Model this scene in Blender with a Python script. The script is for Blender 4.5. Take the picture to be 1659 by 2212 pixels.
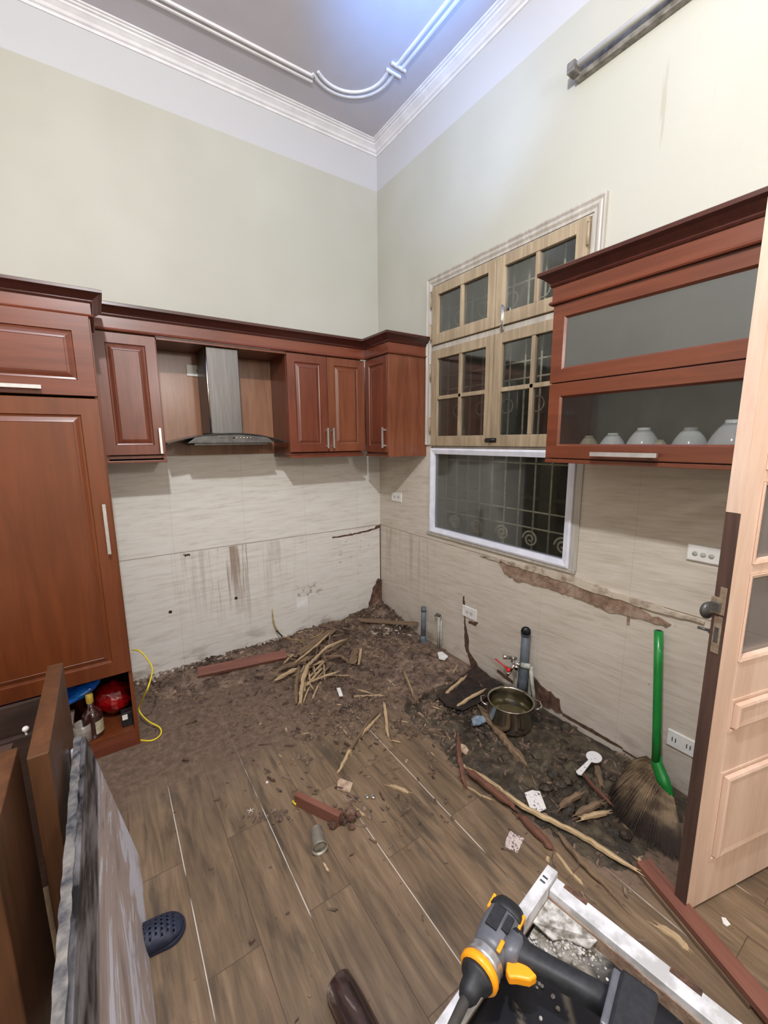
import bpy, bmesh, math, random
from mathutils import Vector, Matrix
S = bpy.context.scene
COL = S.collection
for o in list(bpy.data.objects): bpy.data.objects.remove(o)
PI = math.pi

# ------------------------------------------------------------------ camera
CAMP = Vector((-2.1153, -3.2039, 1.65)); YAW, PITCH, ROLL, FPX = .5933, -.1708, -.0076, 899.8
_f = Vector((math.sin(YAW)*math.cos(PITCH), math.cos(YAW)*math.cos(PITCH), math.sin(PITCH)))
_r = Vector((math.cos(YAW), -math.sin(YAW), 0)); _u = _r.cross(_f)
CR = _r*math.cos(ROLL)+_u*math.sin(ROLL); CU = -_r*math.sin(ROLL)+_u*math.cos(ROLL)
cd = bpy.data.cameras.new('camera'); cam = bpy.data.objects.new('camera', cd); COL.objects.link(cam)
cd.sensor_fit = 'VERTICAL'; cd.sensor_height = 36; cd.lens = FPX/2212*36; cd.clip_start = .02
cam.matrix_world = Matrix(((CR.x, CU.x, -_f.x, CAMP.x), (CR.y, CU.y, -_f.y, CAMP.y), (CR.z, CU.z, -_f.z, CAMP.z), (0, 0, 0, 1)))
S.camera = cam

def ray(u, v): return CR*((u-829.5)/FPX) - CU*((v-1106)/FPX) + _f
def on(u, v, ax, val):
    d = ray(u, v); return CAMP + d*((val-CAMP[ax])/d[ax])
def fl(u, v, z=0.): return on(u, v, 2, z)          # photo point -> place on the floor
def wr(u, v, x=0.): return on(u, v, 0, x)          # photo point -> place on the right wall
def wl(u, v, y=0.): return on(u, v, 1, y)          # photo point -> place on the left wall

# ------------------------------------------------------------------ light
w = bpy.data.worlds.new('world'); S.world = w; w.use_nodes = True
w.node_tree.nodes['Background'].inputs[0].default_value = (.55, .6, .7, 1)
w.node_tree.nodes['Background'].inputs[1].default_value = .02
def lamp(name, kind, loc, power, color=(1, 1, 1), size=.1, target=None, **kw):
    l = bpy.data.lights.new(name, kind); l.energy = power; l.color = color
    o = bpy.data.objects.new(name, l); COL.objects.link(o); o.location = loc
    if kind in ('POINT', 'SPOT'): l.shadow_soft_size = size
    if kind == 'AREA': l.size = size
    for k, v_ in kw.items(): setattr(l, k, v_)
    if target is not None: o.rotation_euler = (Vector(target)-Vector(loc)).to_track_quat('-Z', 'Y').to_euler()
    return o
lamp('ceiling_lamp_light', 'POINT', (-2.12, -2.98, 3.36), 218, (.97, .98, 1.0), .05)
lamp('next_room_light', 'POINT', (-1.15, -4.5, 2.5), 80, (1, .93, .90), .12)
lamp('added_cool_spot', 'SPOT', (-1.05, -2.7, 3.0), 620, (.14, .40, 1), .05, target=(-.66, -1.50, 3.99), spot_size=math.radians(38), spot_blend=1.0)  # added unseen spot, only there to throw a blue glow on the ceiling
lamp('added_cool_spot', 'SPOT', (-1.25, -2.3, 2.9), 60, (.35, .55, 1), .05, target=(0, -1.0, 3.45), spot_size=math.radians(40), spot_blend=1.0)  # second added spot, carries the blue streak onto the right wall
S.view_settings.view_transform = 'Standard'; S.view_settings.look = 'None'
S.view_settings.exposure = 0.08; S.view_settings.gamma = 1; S.view_settings.use_curve_mapping = False

# ------------------------------------------------------------------ materials
def srgb(r, g, b):
    f = lambda c: (c/255/12.92 if c/255 <= .04045 else ((c/255+.055)/1.055)**2.4)
    return (f(r), f(g), f(b), 1)
class T:
    """small node builder"""
    def __init__(s, name):
        s.m = bpy.data.materials.new(name); s.m.use_nodes = True; s.n = s.m.node_tree.nodes; s.l = s.m.node_tree.links
        s.b = s.n['Principled BSDF']; s._pos = None
    def put(s, sock, v):
        if isinstance(v, bpy.types.NodeSocket): s.l.new(v, sock)
        else: sock.default_value = v
    def pos(s):
        if s._pos is None: s._pos = s.n.new('ShaderNodeNewGeometry').outputs['Position']
        return s._pos
    def obj(s): return s.n.new('ShaderNodeTexCoord').outputs['Object']
    def sep(s, v):
        n = s.n.new('ShaderNodeSeparateXYZ'); s.l.new(v, n.inputs[0]); return n.outputs
    def comb(s, x, y, z):
        n = s.n.new('ShaderNodeCombineXYZ')
        for i, v in enumerate((x, y, z)): s.put(n.inputs[i], v)
        return n.outputs[0]
    def M(s, op, a, b=0., c=0.):
        n = s.n.new('ShaderNodeMath'); n.operation = op
        s.put(n.inputs[0], a); s.put(n.inputs[1], b); s.put(n.inputs[2], c); return n.outputs[0]
    def ss(s, v, lo, hi):                      # smoothstep 0..1
        n = s.n.new('ShaderNodeMapRange'); n.interpolation_type = 'SMOOTHSTEP'
        s.put(n.inputs['Value'], v); n.inputs['From Min'].default_value = lo; n.inputs['From Max'].default_value = hi; return n.outputs[0]
    def win(s, v, a, b, e): return s.M('MULTIPLY', s.ss(v, a-e, a+e), s.M('SUBTRACT', 1., s.ss(v, b-e, b+e)))
    def scale(s, v, sc):
        n = s.n.new('ShaderNodeVectorMath'); n.operation = 'MULTIPLY'; s.l.new(v, n.inputs[0]); n.inputs[1].default_value = sc; return n.outputs[0]
    def noise(s, v, sc, detail=4, rough=.55, dist=0., col=False):
        n = s.n.new('ShaderNodeTexNoise'); s.l.new(v, n.inputs['Vector']); n.inputs['Scale'].default_value = sc
        n.inputs['Detail'].default_value = detail; n.inputs['Roughness'].default_value = rough; n.inputs['Distortion'].default_value = dist
        return n.outputs['Color' if col else 'Fac']
    def mix(s, f, a, b):
        n = s.n.new('ShaderNodeMix'); n.data_type = 'RGBA'; s.put(n.inputs[0], f); s.put(n.inputs[6], a); s.put(n.inputs[7], b); return n.outputs[2]
    def ramp(s, v, *st):
        n = s.n.new('ShaderNodeValToRGB'); s.l.new(v, n.inputs[0]); e = n.color_ramp.elements
        while len(e) < len(st): e.new(.5)
        for i, (p, c) in enumerate(st): e[i].position = p; e[i].color = c
        return n.outputs[0]
    def bump(s, h, strength=.3, dist=.01):
        n = s.n.new('ShaderNodeBump'); n.inputs['Strength'].default_value = strength; n.inputs['Distance'].default_value = dist
        s.l.new(h, n.inputs['Height']); s.l.new(n.outputs[0], s.b.inputs['Normal'])
    def set(s, color=None, rough=None, metal=None, **kw):
        if color is not None: s.put(s.b.inputs['Base Color'], color)
        if rough is not None: s.put(s.b.inputs['Roughness'], rough)
        if metal is not None: s.put(s.b.inputs['Metallic'], metal)
        for k, v in kw.items(): s.put(s.b.inputs[k.replace('_', ' ')], v)
        return s.m
def speck(name, c1, c2, rough=.5, sc=30, metal=0., bump=0., detail=5, lo=.35, hi=.65, **kw):
    t = T(name); n = t.noise(t.obj(), sc, detail)
    if bump: t.bump(n, bump, .01)
    return t.set(t.ramp(n, (lo, c1), (hi, c2)), rough, metal, **kw)
def woodmat(name, dark, light, axis=2, rough=.33, coat=.25, sc=1., world=False):
    t = T(name); v = [11*sc]*3; v[axis] = .8*sc
    p = t.pos() if world else t.obj()
    q = t.scale(p, v)
    n = t.noise(q, 1.6, 7, .62, 1.1); n2 = t.noise(t.scale(p, [c*5 for c in v]), 1.5, 3)
    f = t.M('MULTIPLY_ADD', n2, .25, t.M('MULTIPLY', n, .85))
    big = t.noise(p, 2.2, 2)
    f = t.M('MULTIPLY_ADD', big, .35, t.M('SUBTRACT', f, .12))
    t.bump(n2, .04, .002)
    return t.set(t.ramp(f, (.32, dark), (.52, [(a*1.2+b*.8)/2 for a, b in zip(dark, light)][:3]+[1]), (.75, light)), rough, 0., Coat_Weight=coat, Coat_Roughness=.22)
def glassmat(name, tint=(.02, .02, .02, 1), cover=.1, ior=1.5, rough=.03, haze=.0):
    t = T(name); n = t.n; out = n['Material Output']
    t.set(tint, .6)
    tr = n.new('ShaderNodeBsdfTransparent'); tr.inputs[0].default_value = (.96, .975, .97, 1)
    gl = n.new('ShaderNodeBsdfGlossy'); gl.inputs['Roughness'].default_value = rough
    fr = n.new('ShaderNodeFresnel'); fr.inputs[0].default_value = ior
    m1 = n.new('ShaderNodeMixShader'); m2 = n.new('ShaderNodeMixShader')
    dn = t.noise(t.obj(), 6, 5); t.l.new(t.M('MULTIPLY_ADD', t.M('SUBTRACT', dn, .5), haze, cover), m1.inputs[0])
    t.l.new(tr.outputs[0], m1.inputs[1]); t.l.new(t.b.outputs[0], m1.inputs[2])
    t.l.new(t.M('MULTIPLY', fr.outputs[0], .8), m2.inputs[0])
    t.l.new(m1.outputs[0], m2.inputs[1]); t.l.new(gl.outputs[0], m2.inputs[2]); t.l.new(m2.outputs[0], out.inputs[0])
    return t.m

# walls: marble-look tiles up to 1.61 m, cream paint, white band on top
def wallmat(name, ax):
    t = T(name); P = t.pos(); x, y, z = t.sep(P)
    h = x if ax == 0 else y
    wob = t.noise(P, 1.3, 3)
    paint = t.mix(t.ss(t.noise(P, .9, 3), .4, .62), srgb(181, 180, 168), srgb(188, 187, 176))
    paint = t.mix(t.M('MULTIPLY', t.ss(t.noise(P, 30, 4), .6, .75), .10), paint, srgb(200, 196, 180))
    zb = t.M('MULTIPLY_ADD', wob, .012, z)
    paint = t.mix(t.ss(zb, 3.674, 3.682), paint, srgb(196, 196, 199))
    # drip marks high on the paint
    dr = t.noise(t.comb(t.M('MULTIPLY', h, 22.), 0., t.M('MULTIPLY', z, 1.2)), 1., 3)
    dm = t.M('MULTIPLY', t.ss(dr, .67, .72), t.win(h, -2.9, -2.05, .1) if ax == 1 else 0.)
    paint = t.mix(t.M('MULTIPLY', dm, .35), paint, srgb(150, 140, 120))
    # tile: soft streaks along the wall
    sv = t.comb(t.M('MULTIPLY', x, 1.6), t.M('MULTIPLY', y, 1.6), t.M('MULTIPLY_ADD', h, .9 if ax == 1 else -.5, t.M('MULTIPLY', z, 17.)))
    s1 = t.noise(sv, 2.2, 6, .6, .35); s2 = t.noise(sv, 6, 4, .6, .2)
    f = t.M('MULTIPLY_ADD', s2, .4, t.M('MULTIPLY', s1, .65))
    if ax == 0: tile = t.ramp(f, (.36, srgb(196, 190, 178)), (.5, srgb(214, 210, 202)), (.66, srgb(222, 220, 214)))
    else: tile = t.ramp(f, (.36, srgb(184, 173, 156)), (.5, srgb(199, 189, 175)), (.66, srgb(209, 201, 190)))  # dimmer, warmer light of the right wall put into its tile colour
    # joints
    def line(v, c, wd): return t.M('SUBTRACT', 1., t.ss(t.M('ABSOLUTE', t.M('SUBTRACT', v, c)), wd*.4, wd))
    jl = t.M('FRACT', t.M('DIVIDE', t.M('ADD', h, 4.5), .5))
    jv = t.M('LESS_THAN', t.M('ABSOLUTE', t.M('SUBTRACT', jl, .5)), .003)
    jz = t.M('MULTIPLY', line(z, .869, .0035), 1.)
    jz2 = t.M('MULTIPLY', t.M('ADD', line(z, 1.17, .002), line(z, .44, .002)), .25)
    tile = t.mix(t.M('MULTIPLY', jv, .30), tile, srgb(150, 138, 120))
    tile = t.mix(jz2, tile, srgb(140, 125, 105))
    tile = t.mix(t.M('MULTIPLY', jz, .8), tile, srgb(110, 88, 66))
    low = t.M('SUBTRACT', 1., t.ss(z, .855, .872))
    # brown run marks under the old worktop line
    dv = t.noise(t.comb(t.M('MULTIPLY', h, 26.), 1.7, t.M('MULTIPLY', z, 1.1)), 1., 4, .6)
    if ax == 0:
        reg = t.M('ADD', t.win(h, -1.52, -1.2, .07), t.M('MULTIPLY', t.win(h, -1.75, -.85, .12), .5))
        reg = t.M('MULTIPLY', reg, t.ss(z, .15, .7))
    else: reg = t.M('MULTIPLY', t.M('MULTIPLY', t.win(h, -.75, -.03, .1), t.ss(z, .2, .7)), .7)
    run = t.M('MULTIPLY', t.M('MULTIPLY', t.ss(dv, .50, .64), reg), low)
    tile = t.mix(t.M('MULTIPLY', run, .5), tile, srgb(128, 104, 82))
    # spots and grime
    sp = t.noise(P, 38, 3, .6); spm = t.M('MULTIPLY', t.ss(sp, .70, .74), low)
    tile = t.mix(t.M('MULTIPLY', spm, .55), tile, srgb(110, 88, 68))
    gr = t.M('MULTIPLY', t.M('MULTIPLY', t.ss(t.noise(t.comb(x, y, t.M('MULTIPLY', z, 2.5)), 4.5, 5), .5, .68), t.M('SUBTRACT', 1., t.ss(z, .02, .22))), .6)
    tile = t.mix(gr, tile, srgb(120, 100, 82))
    if ax == 0:   # patch of grime right of the middle and the small filled rectangle
        pm = t.M('MULTIPLY', t.M('MULTIPLY', t.win(h, -.87, -.62, .03), t.win(z, .33, .43, .02)), t.ss(t.noise(P, 24, 4), .5, .6))
        tile = t.mix(t.M('MULTIPLY', pm, .6), tile, srgb(130, 104, 84))
        pm = t.M('MULTIPLY', t.M('MULTIPLY', t.win(h, -.5, -.1, .05), t.win(z, .5, .86, .03)), t.ss(t.noise(t.comb(x, y, t.M('MULTIPLY', z, 3.)), 20, 4), .61, .66))
        tile = t.mix(t.M('MULTIPLY', pm, .6), tile, srgb(120, 96, 72))
        for cx, cz in ((-1.811, .446), (-1.35, .446)):
            d = t.M('SQRT', t.M('ADD', t.M('POWER', t.M('SUBTRACT', h, cx), 2.), t.M('POWER', t.M('SUBTRACT', z, cz), 2.)))
            tile = t.mix(t.M('LESS_THAN', d, .012), tile, srgb(40, 28, 22))
    istile = t.M('LESS_THAN', z, 1.612)
    col = t.mix(istile, paint, tile)
    t.bump(t.M('MULTIPLY', t.noise(P, 90, 2), t.M('SUBTRACT', 1., istile)), .12, .002)
    return t.set(col, t.M('MULTIPLY_ADD', istile, -.3, .75))
M_wl = wallmat('wall_left_tile_and_paint', 0); M_wr = wallmat('wall_right_tile_and_paint', 1)
M_paint = speck('cream_paint', srgb(222, 216, 196), srgb(228, 222, 205), .8, 4)
M_ceil = speck('ceiling_paint', srgb(188, 184, 192), srgb(194, 190, 198), .8, 3)
M_white = speck('moulding_paint', srgb(215, 213, 216), srgb(230, 229, 232), .6, 8)

def floormat():
    t = T('wood_look_floor_tiles'); P = t.pos(); x, y, z = t.sep(P)
    W, L = .17, .90
    a = t.M('DIVIDE', t.M('ADD', x, 2.005+W*20), W); ix = t.M('FLOOR', a); fx = t.M('FRACT', a)
    odd = t.M('MODULO', ix, 2.)
    b = t.M('DIVIDE', t.M('ADD', t.M('ADD', y, 2.04+L*10), t.M('MULTIPLY', odd, L/2)), L); iy = t.M('FLOOR', b); fy = t.M('FRACT', b)
    idn = t.M('FRACT', t.M('MULTIPLY', t.M('SINE', t.M('MULTIPLY_ADD', ix, 12.9898, t.M('MULTIPLY', iy, 78.233))), 43758.5))
    off = t.M('MULTIPLY', idn, 37.)
    v = t.comb(t.M('ADD', t.M('MULTIPLY', x, 15.), off), t.M('MULTIPLY', y, 1.6), off)
    n1 = t.noise(v, 1.5, 8, .62, 1.0)
    n2 = t.noise(t.comb(t.M('ADD', t.M('MULTIPLY', x, 60.), off), t.M('MULTIPLY', y, 4.), off), 1.2, 4, .6, .6)
    n3 = t.noise(t.comb(t.M('ADD', t.M('MULTIPLY', x, 4.), off), t.M('MULTIPLY', y, 1.2), off), 1.6, 3)
    f = t.M('MULTIPLY_ADD', n2, .22, t.M('MULTIPLY_ADD', n3, .35, t.M('MULTIPLY', n1, .5)))
    col = t.ramp(f, (.36, srgb(66, 56, 45)), (.46, srgb(98, 82, 64)), (.56, srgb(121, 101, 79)), (.7, srgb(148, 127, 102)))
    tone = t.M('MULTIPLY_ADD', idn, .3, .85)
    col = t.mix(t.M('SUBTRACT', 1., tone), col, srgb(90, 78, 66))
    # dark smudges in the print
    col = t.mix(t.M('MULTIPLY', t.ss(t.noise(t.comb(t.M('MULTIPLY', x, 11.), t.M('MULTIPLY', y, 2.), 3.), 1.4, 5), .54, .68), .6), col, srgb(58, 53, 46))
    ex = t.M('MULTIPLY', t.M('MINIMUM', fx, t.M('SUBTRACT', 1., fx)), W); ey = t.M('MULTIPLY', t.M('MINIMUM', fy, t.M('SUBTRACT', 1., fy)), L)
    gl = t.M('LESS_THAN', ex, .0016); ge = t.M('LESS_THAN', ey, .0014); g = t.M('MAXIMUM', gl, ge)
    gc = t.mix(t.M('MULTIPLY', t.ss(t.noise(P, 2.5, 3), .42, .52), t.M('MULTIPLY', gl, t.M('LESS_THAN', t.M('MODULO', t.M('ROUND', a), 2.), .5))), srgb(84, 68, 54), srgb(205, 200, 190))
    col = t.mix(g, col, gc)
    # dust and dirt near the two walls
    reg = t.M('MAXIMUM', t.ss(y, -1.75, -.75), t.M('MULTIPLY', t.ss(x, -1.0, -.5), t.win(y, -2.75, 0., .4)))
    pat = t.noise(P, 3.2, 8, .65); fine = t.noise(P, 26, 6, .7)
    dm = t.ss(t.M('ADD', t.M('MULTIPLY', reg, .62), t.M('MULTIPLY_ADD', fine, .35, t.M('MULTIPLY', pat, .55))), .62, .98)
    dirt = t.ramp(fine, (.3, srgb(70, 56, 46)), (.55, srgb(112, 92, 77)), (.75, srgb(138, 116, 98)))
    col = t.mix(t.M('MULTIPLY', dm, .92), col, dirt)
    sp = t.M('MULTIPLY', t.ss(t.noise(P, 46, 3, .6), .68, .72), t.ss(t.noise(P, 3, 2), .42, .55))
    col = t.mix(t.M('MULTIPLY', sp, .7), col, srgb(70, 54, 42))
    t.bump(t.M('ADD', t.M('MULTIPLY', t.M('SUBTRACT', 1., g), .6), t.M('ADD', t.M('MULTIPLY', n2, .12), t.M('MULTIPLY', t.M('MULTIPLY', fine, dm), 1.2))), .35, .004)
    return t.set(col, t.M('MULTIPLY_ADD', dm, .4, .42))
M_floor = floormat()
def dirtmat(name, c0, c1, c2, rough, wet=False):
    t = T(name); P = t.pos(); f = t.noise(P, 22, 8, .7); g = t.noise(P, 5, 4)
    t.bump(t.M('ADD', f, t.M('MULTIPLY', t.noise(P, 70, 4), .4)), .8, .012)
    col = t.ramp(t.M('MULTIPLY_ADD', g, .45, t.M('MULTIPLY', f, .6)), (.42, c0), (.52, c1), (.62, c2))
    return t.set(col, t.ramp(g, (.4, (.25,)*3+(1,)), (.6, (.7,)*3+(1,))) if wet else rough)
M_dirt = dirtmat('dry_dirt', srgb(74, 60, 50), srgb(112, 93, 79), srgb(146, 124, 106), .95)
M_clod = dirtmat('brown_clods', srgb(60, 46, 37), srgb(92, 73, 60), srgb(124, 102, 86), .95)
M_mud = dirtmat('wet_mud', srgb(38, 31, 23), srgb(62, 53, 40), srgb(92, 80, 61), .5, True)
M_mortar = dirtmat('brown_mortar', srgb(118, 94, 78), srgb(146, 120, 101), srgb(170, 148, 130), .95)
M_hole = dirtmat('dark_brown_earth', srgb(52, 36, 28), srgb(92, 66, 52), srgb(126, 98, 82), .9)
M_crack = speck('crack_dark', srgb(70, 48, 36), srgb(100, 76, 60), .95, 60)
M_ledge = speck('beige_broken_ledge', srgb(140, 120, 100), srgb(196, 184, 166), .9, 12, bump=.5, lo=.34, hi=.52)
M_plaster = speck('broken_plaster', srgb(120, 104, 90), srgb(196, 188, 176), .9, 35, bump=.6, lo=.4, hi=.6)

MH = woodmat('mahogany_wood', srgb(84, 39, 25), srgb(116, 60, 40))
MHH = woodmat('mahogany_wood_long_grain', srgb(84, 39, 25), srgb(116, 60, 40), axis=0)
MHY = woodmat('mahogany_wood_cross_grain', srgb(84, 39, 24), srgb(114, 60, 38), axis=1)
MHD = woodmat('dark_mahogany_crown', srgb(48, 20, 15), srgb(70, 32, 24), axis=0, rough=.3)
MHT = woodmat('mahogany_tall_doors', srgb(88, 43, 21), srgb(112, 58, 29))
M_endp = woodmat('mahogany_veneer', srgb(88, 46, 28), srgb(128, 74, 48))
M_back = woodmat('light_brown_veneer', srgb(112, 74, 52), srgb(146, 102, 74))
M_inside = speck('cabinet_inside', srgb(40, 26, 20), srgb(54, 36, 28), .6, 5)
M_steel = T('brushed_steel'); _n = M_steel.noise(M_steel.scale(M_steel.obj(), (40, 40, 2)), 2, 3)
M_steel = M_steel.set(M_steel.ramp(_n, (.3, srgb(104, 102, 100)), (.7, srgb(118, 116, 114))), .4, .85)
M_hand = speck('satin_metal_handle', srgb(196, 196, 196), srgb(214, 214, 214), .32, 20, .75)
M_chrome = speck('chrome', srgb(215, 213, 208), srgb(232, 230, 226), .16, 20, 1.)
M_pot = speck('stainless_pot', srgb(172, 168, 156), srgb(192, 188, 176), .17, 12, 1.)
M_black = speck('black_plastic', srgb(22, 22, 24), srgb(32, 32, 35), .45, 40)
M_dgrey = speck('dark_grey_metal', srgb(82, 80, 78), srgb(104, 102, 98), .4, 30, .4)
M_wplas = speck('white_plastic', srgb(222, 220, 216), srgb(236, 235, 232), .35, 15)
M_alu = speck('white_aluminium', srgb(212, 214, 226), srgb(228, 230, 240), .35, 12)
M_hglass = glassmat('smoked_hood_glass', srgb(44, 46, 42), .82, 1.5)
M_glass = glassmat('window_glass', srgb(70, 78, 72), .10, 1.5, .04, .1)
M_dglass = glassmat('dirty_door_glass', srgb(190, 180, 175), .32, 1.5, .05, .25)
M_frost = glassmat('frosted_cabinet_glass', srgb(92, 92, 87), .80, 1.5, .28, .25)
M_clear = glassmat('clear_cabinet_glass', srgb(110, 112, 110), .07, 1.5, .05, .12)
M_shut = woodmat('aged_cream_shutter', srgb(124, 106, 84), srgb(178, 160, 132), rough=.5, coat=.1)
M_case = woodmat('dirty_white_casing', srgb(150, 142, 130), srgb(192, 187, 178), rough=.55, coat=0.)
M_doorw = woodmat('pale_painted_door', srgb(206, 172, 150), srgb(228, 200, 180), rough=.42, coat=.2)
M_dooredge = woodmat('brown_door_edge', srgb(52, 36, 30), srgb(94, 70, 60), rough=.6, coat=0.)
M_groove = speck('door_groove_brown', srgb(92, 62, 52), srgb(130, 96, 82), .6, 30)
M_grille = speck('rusty_cream_iron', srgb(176, 166, 144), srgb(214, 204, 182), .6, 40)
M_dark = speck('night_outside', srgb(30, 33, 29), srgb(46, 48, 41), .9, 3)
M_green = speck('green_plastic', srgb(18, 118, 48), srgb(26, 138, 58), .28, 10, Coat_Weight=.3)
M_yel = speck('yellow_cable', srgb(216, 190, 40), srgb(236, 212, 60), .4, 30)
M_wire = speck('dusty_wire', srgb(150, 122, 70), srgb(196, 172, 110), .6, 30)
M_pvc = speck('grey_pipe', srgb(76, 84, 92), srgb(104, 112, 120), .5, 14)
M_ppr = speck('pale_pipe', srgb(160, 162, 150), srgb(198, 200, 190), .5, 30)
M_red = speck('red_plastic', srgb(196, 30, 36), srgb(214, 42, 46), .3, 10)
M_redbag = speck('red_bag', srgb(110, 6, 10), srgb(160, 14, 18), .2, 14, Coat_Weight=.5, bump=.8)
M_bluebag = speck('blue_bag', srgb(10, 70, 170), srgb(30, 120, 215), .18, 14, Coat_Weight=.5, bump=.8)
M_splint = woodmat('pale_split_wood', srgb(132, 108, 78), srgb(208, 182, 142), axis=0, rough=.85, coat=0., sc=2.5)
M_splintd = woodmat('brown_split_wood', srgb(78, 62, 48), srgb(138, 114, 88), axis=0, rough=.85, coat=0., sc=2.5)
M_splintr = woodmat('red_brown_split_wood', srgb(70, 44, 34), srgb(126, 84, 64), axis=0, rough=.75, coat=0., sc=2.5)
M_redboard = woodmat('red_brown_board', srgb(104, 62, 50), srgb(138, 90, 74), axis=0, rough=.5, coat=.1)
M_slab_edge = speck('rough_stone_edge', srgb(58, 60, 70), srgb(138, 134, 128), .8, 22, bump=.8, lo=.35, hi=.65)
def slabmat():
    t = T('dirty_stone_face'); p = t.obj(); n = t.noise(t.scale(p, (3, 1., 4)), 1.5, 8, .65, .8); x, y, z = t.sep(p)
    n2 = t.noise(t.scale(p, (6, .5, 6)), 1.6, 5, .6, .5)
    c = t.ramp(n, (.34, srgb(140, 126, 120)), (.44, srgb(178, 164, 158)), (.50, srgb(184, 170, 164)), (.53, srgb(214, 216, 228)), (.7, srgb(222, 224, 236)))
    c = t.mix(t.ss(t.M('MULTIPLY_ADD', n2, .3, z), .58, .66), c, t.ramp(t.noise(t.scale(p, (5, 2, 9)), 3, 6), (.42, srgb(22, 22, 26)), (.6, srgb(120, 118, 120))))
    t.bump(n, .3, .01); return t.set(c, .45)
M_slab = slabmat()
M_panel = woodmat('varnished_brown_panel', srgb(66, 40, 22), srgb(100, 64, 38), rough=.45, coat=.1)
M_scrap = woodmat('dark_scrap_wood', srgb(32, 20, 15), srgb(66, 44, 34), axis=0, rough=.7, coat=0.)
M_foam = speck('white_foam_sheet', srgb(206, 222, 226), srgb(224, 236, 240), .7, 20)
M_navy = speck('navy_rubber', srgb(22, 28, 46), srgb(36, 44, 66), .6, 50)
M_lacq = T('dark_lacquered_post'); _n = M_lacq.noise(M_lacq.scale(M_lacq.obj(), (8, 8, 2)), 2, 6, .6, .6)
M_lacq = M_lacq.set(M_lacq.ramp(_n, (.42, srgb(38, 24, 22)), (.56, srgb(66, 46, 42)), (.66, srgb(170, 160, 150))), .25, 0., Coat_Weight=.5)
M_paper = speck('speckled_white_card', srgb(84, 80, 78), srgb(226, 222, 220), .5, 110, lo=.36, hi=.44)
M_paper2 = speck('speckled_pink_card', srgb(96, 84, 80), srgb(206, 190, 184), .6, 130, lo=.4, hi=.5)
M_card = speck('brown_card', srgb(150, 124, 102), srgb(196, 172, 148), .8, 30)
M_spoon = speck('white_plastic_with_dirt', srgb(90, 80, 70), srgb(232, 230, 228), .35, 60, lo=.3, hi=.38)
M_dgl = speck('drill_grey_shell', srgb(84, 86, 94), srgb(100, 102, 110), .4, 30)
M_rub = speck('drill_black_rubber', srgb(24, 26, 30), srgb(38, 40, 46), .55, 80)
M_org = speck('orange_plastic', srgb(246, 150, 20), srgb(252, 168, 30), .35, 10)
M_silver = speck('silver_collar', srgb(170, 172, 178), srgb(196, 198, 204), .28, 20, .8)
M_trayw = speck('stained_white_enamel', srgb(176, 176, 176), srgb(214, 214, 218), .45, 16, lo=.4, hi=.55)
M_crust = speck('greasy_crust', srgb(110, 104, 92), srgb(206, 204, 200), .7, 45, bump=.5)
def traymat():
    t = T('sooty_black_panel'); p = t.obj(); n = t.noise(p, 5, 7, .7, .6); x, y, z = t.sep(p)
    v = t.n.new('ShaderNodeTexVoronoi'); v.feature = 'DISTANCE_TO_EDGE'; v.inputs['Scale'].default_value = 7
    t.l.new(t.comb(t.M('ADD', x, t.M('MULTIPLY', n, .12)), t.M('ADD', y, t.M('MULTIPLY', n, .12)), 0.), v.inputs['Vector'])
    web = t.M('MULTIPLY', t.M('SUBTRACT', 1., t.ss(v.outputs['Distance'], .0, .09)), t.ss(n, .45, .55))
    near = t.M('MULTIPLY', t.ss(x, -.24, -.02), t.ss(y, -.30, -.06))
    c = t.mix(t.M('MULTIPLY', web, .7), srgb(26, 27, 32), srgb(140, 132, 112))
    dust = t.ss(t.M('MULTIPLY_ADD', n, .9, near), .75, 1.15)
    c = t.mix(dust, c, t.ramp(t.noise(p, 40, 4), (.35, srgb(92, 82, 66)), (.6, srgb(176, 172, 162))))
    return t.set(c, .35)
M_tray = traymat()
M_bottle = speck('brown_bottle_glass', srgb(52, 28, 26), srgb(66, 36, 32), .08, 5, Coat_Weight=1.)
M_cork = speck('gold_capsule', srgb(168, 140, 50), srgb(190, 160, 70), .4, 20)
M_label = speck('cream_label', srgb(160, 150, 120), srgb(196, 188, 160), .6, 30)
M_frostb = speck('dusty_glass', srgb(118, 108, 98), srgb(140, 130, 120), .3, 30)
M_bowl = speck('white_porcelain', srgb(244, 245, 250), srgb(250, 251, 254), .12, 6)
M_bowlb = speck('beige_porcelain', srgb(196, 188, 164), srgb(212, 204, 180), .2, 10)
M_tin = speck('dull_tin', srgb(150, 146, 134), srgb(186, 182, 170), .28, 25, .45)
M_water = T('pot_water').set(srgb(96, 84, 52), .03, 0., Coat_Weight=1.)
M_straw = T('broom_grass'); _x, _y, _z = M_straw.sep(M_straw.obj()); _n = M_straw.noise(M_straw.obj(), 14, 3)
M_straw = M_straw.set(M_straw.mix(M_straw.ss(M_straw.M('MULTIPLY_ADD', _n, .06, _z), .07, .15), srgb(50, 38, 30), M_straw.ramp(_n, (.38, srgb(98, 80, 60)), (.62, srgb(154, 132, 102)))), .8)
M_tube = speck('dusty_tube_fitting', srgb(96, 92, 86), srgb(150, 146, 138), .5, 25, .2)
M_lampglass = speck('unlit_tube', srgb(196, 196, 192), srgb(210, 210, 206), .3, 10)
M_print = T('grey_print').set(srgb(70, 70, 74), .5)

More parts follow.
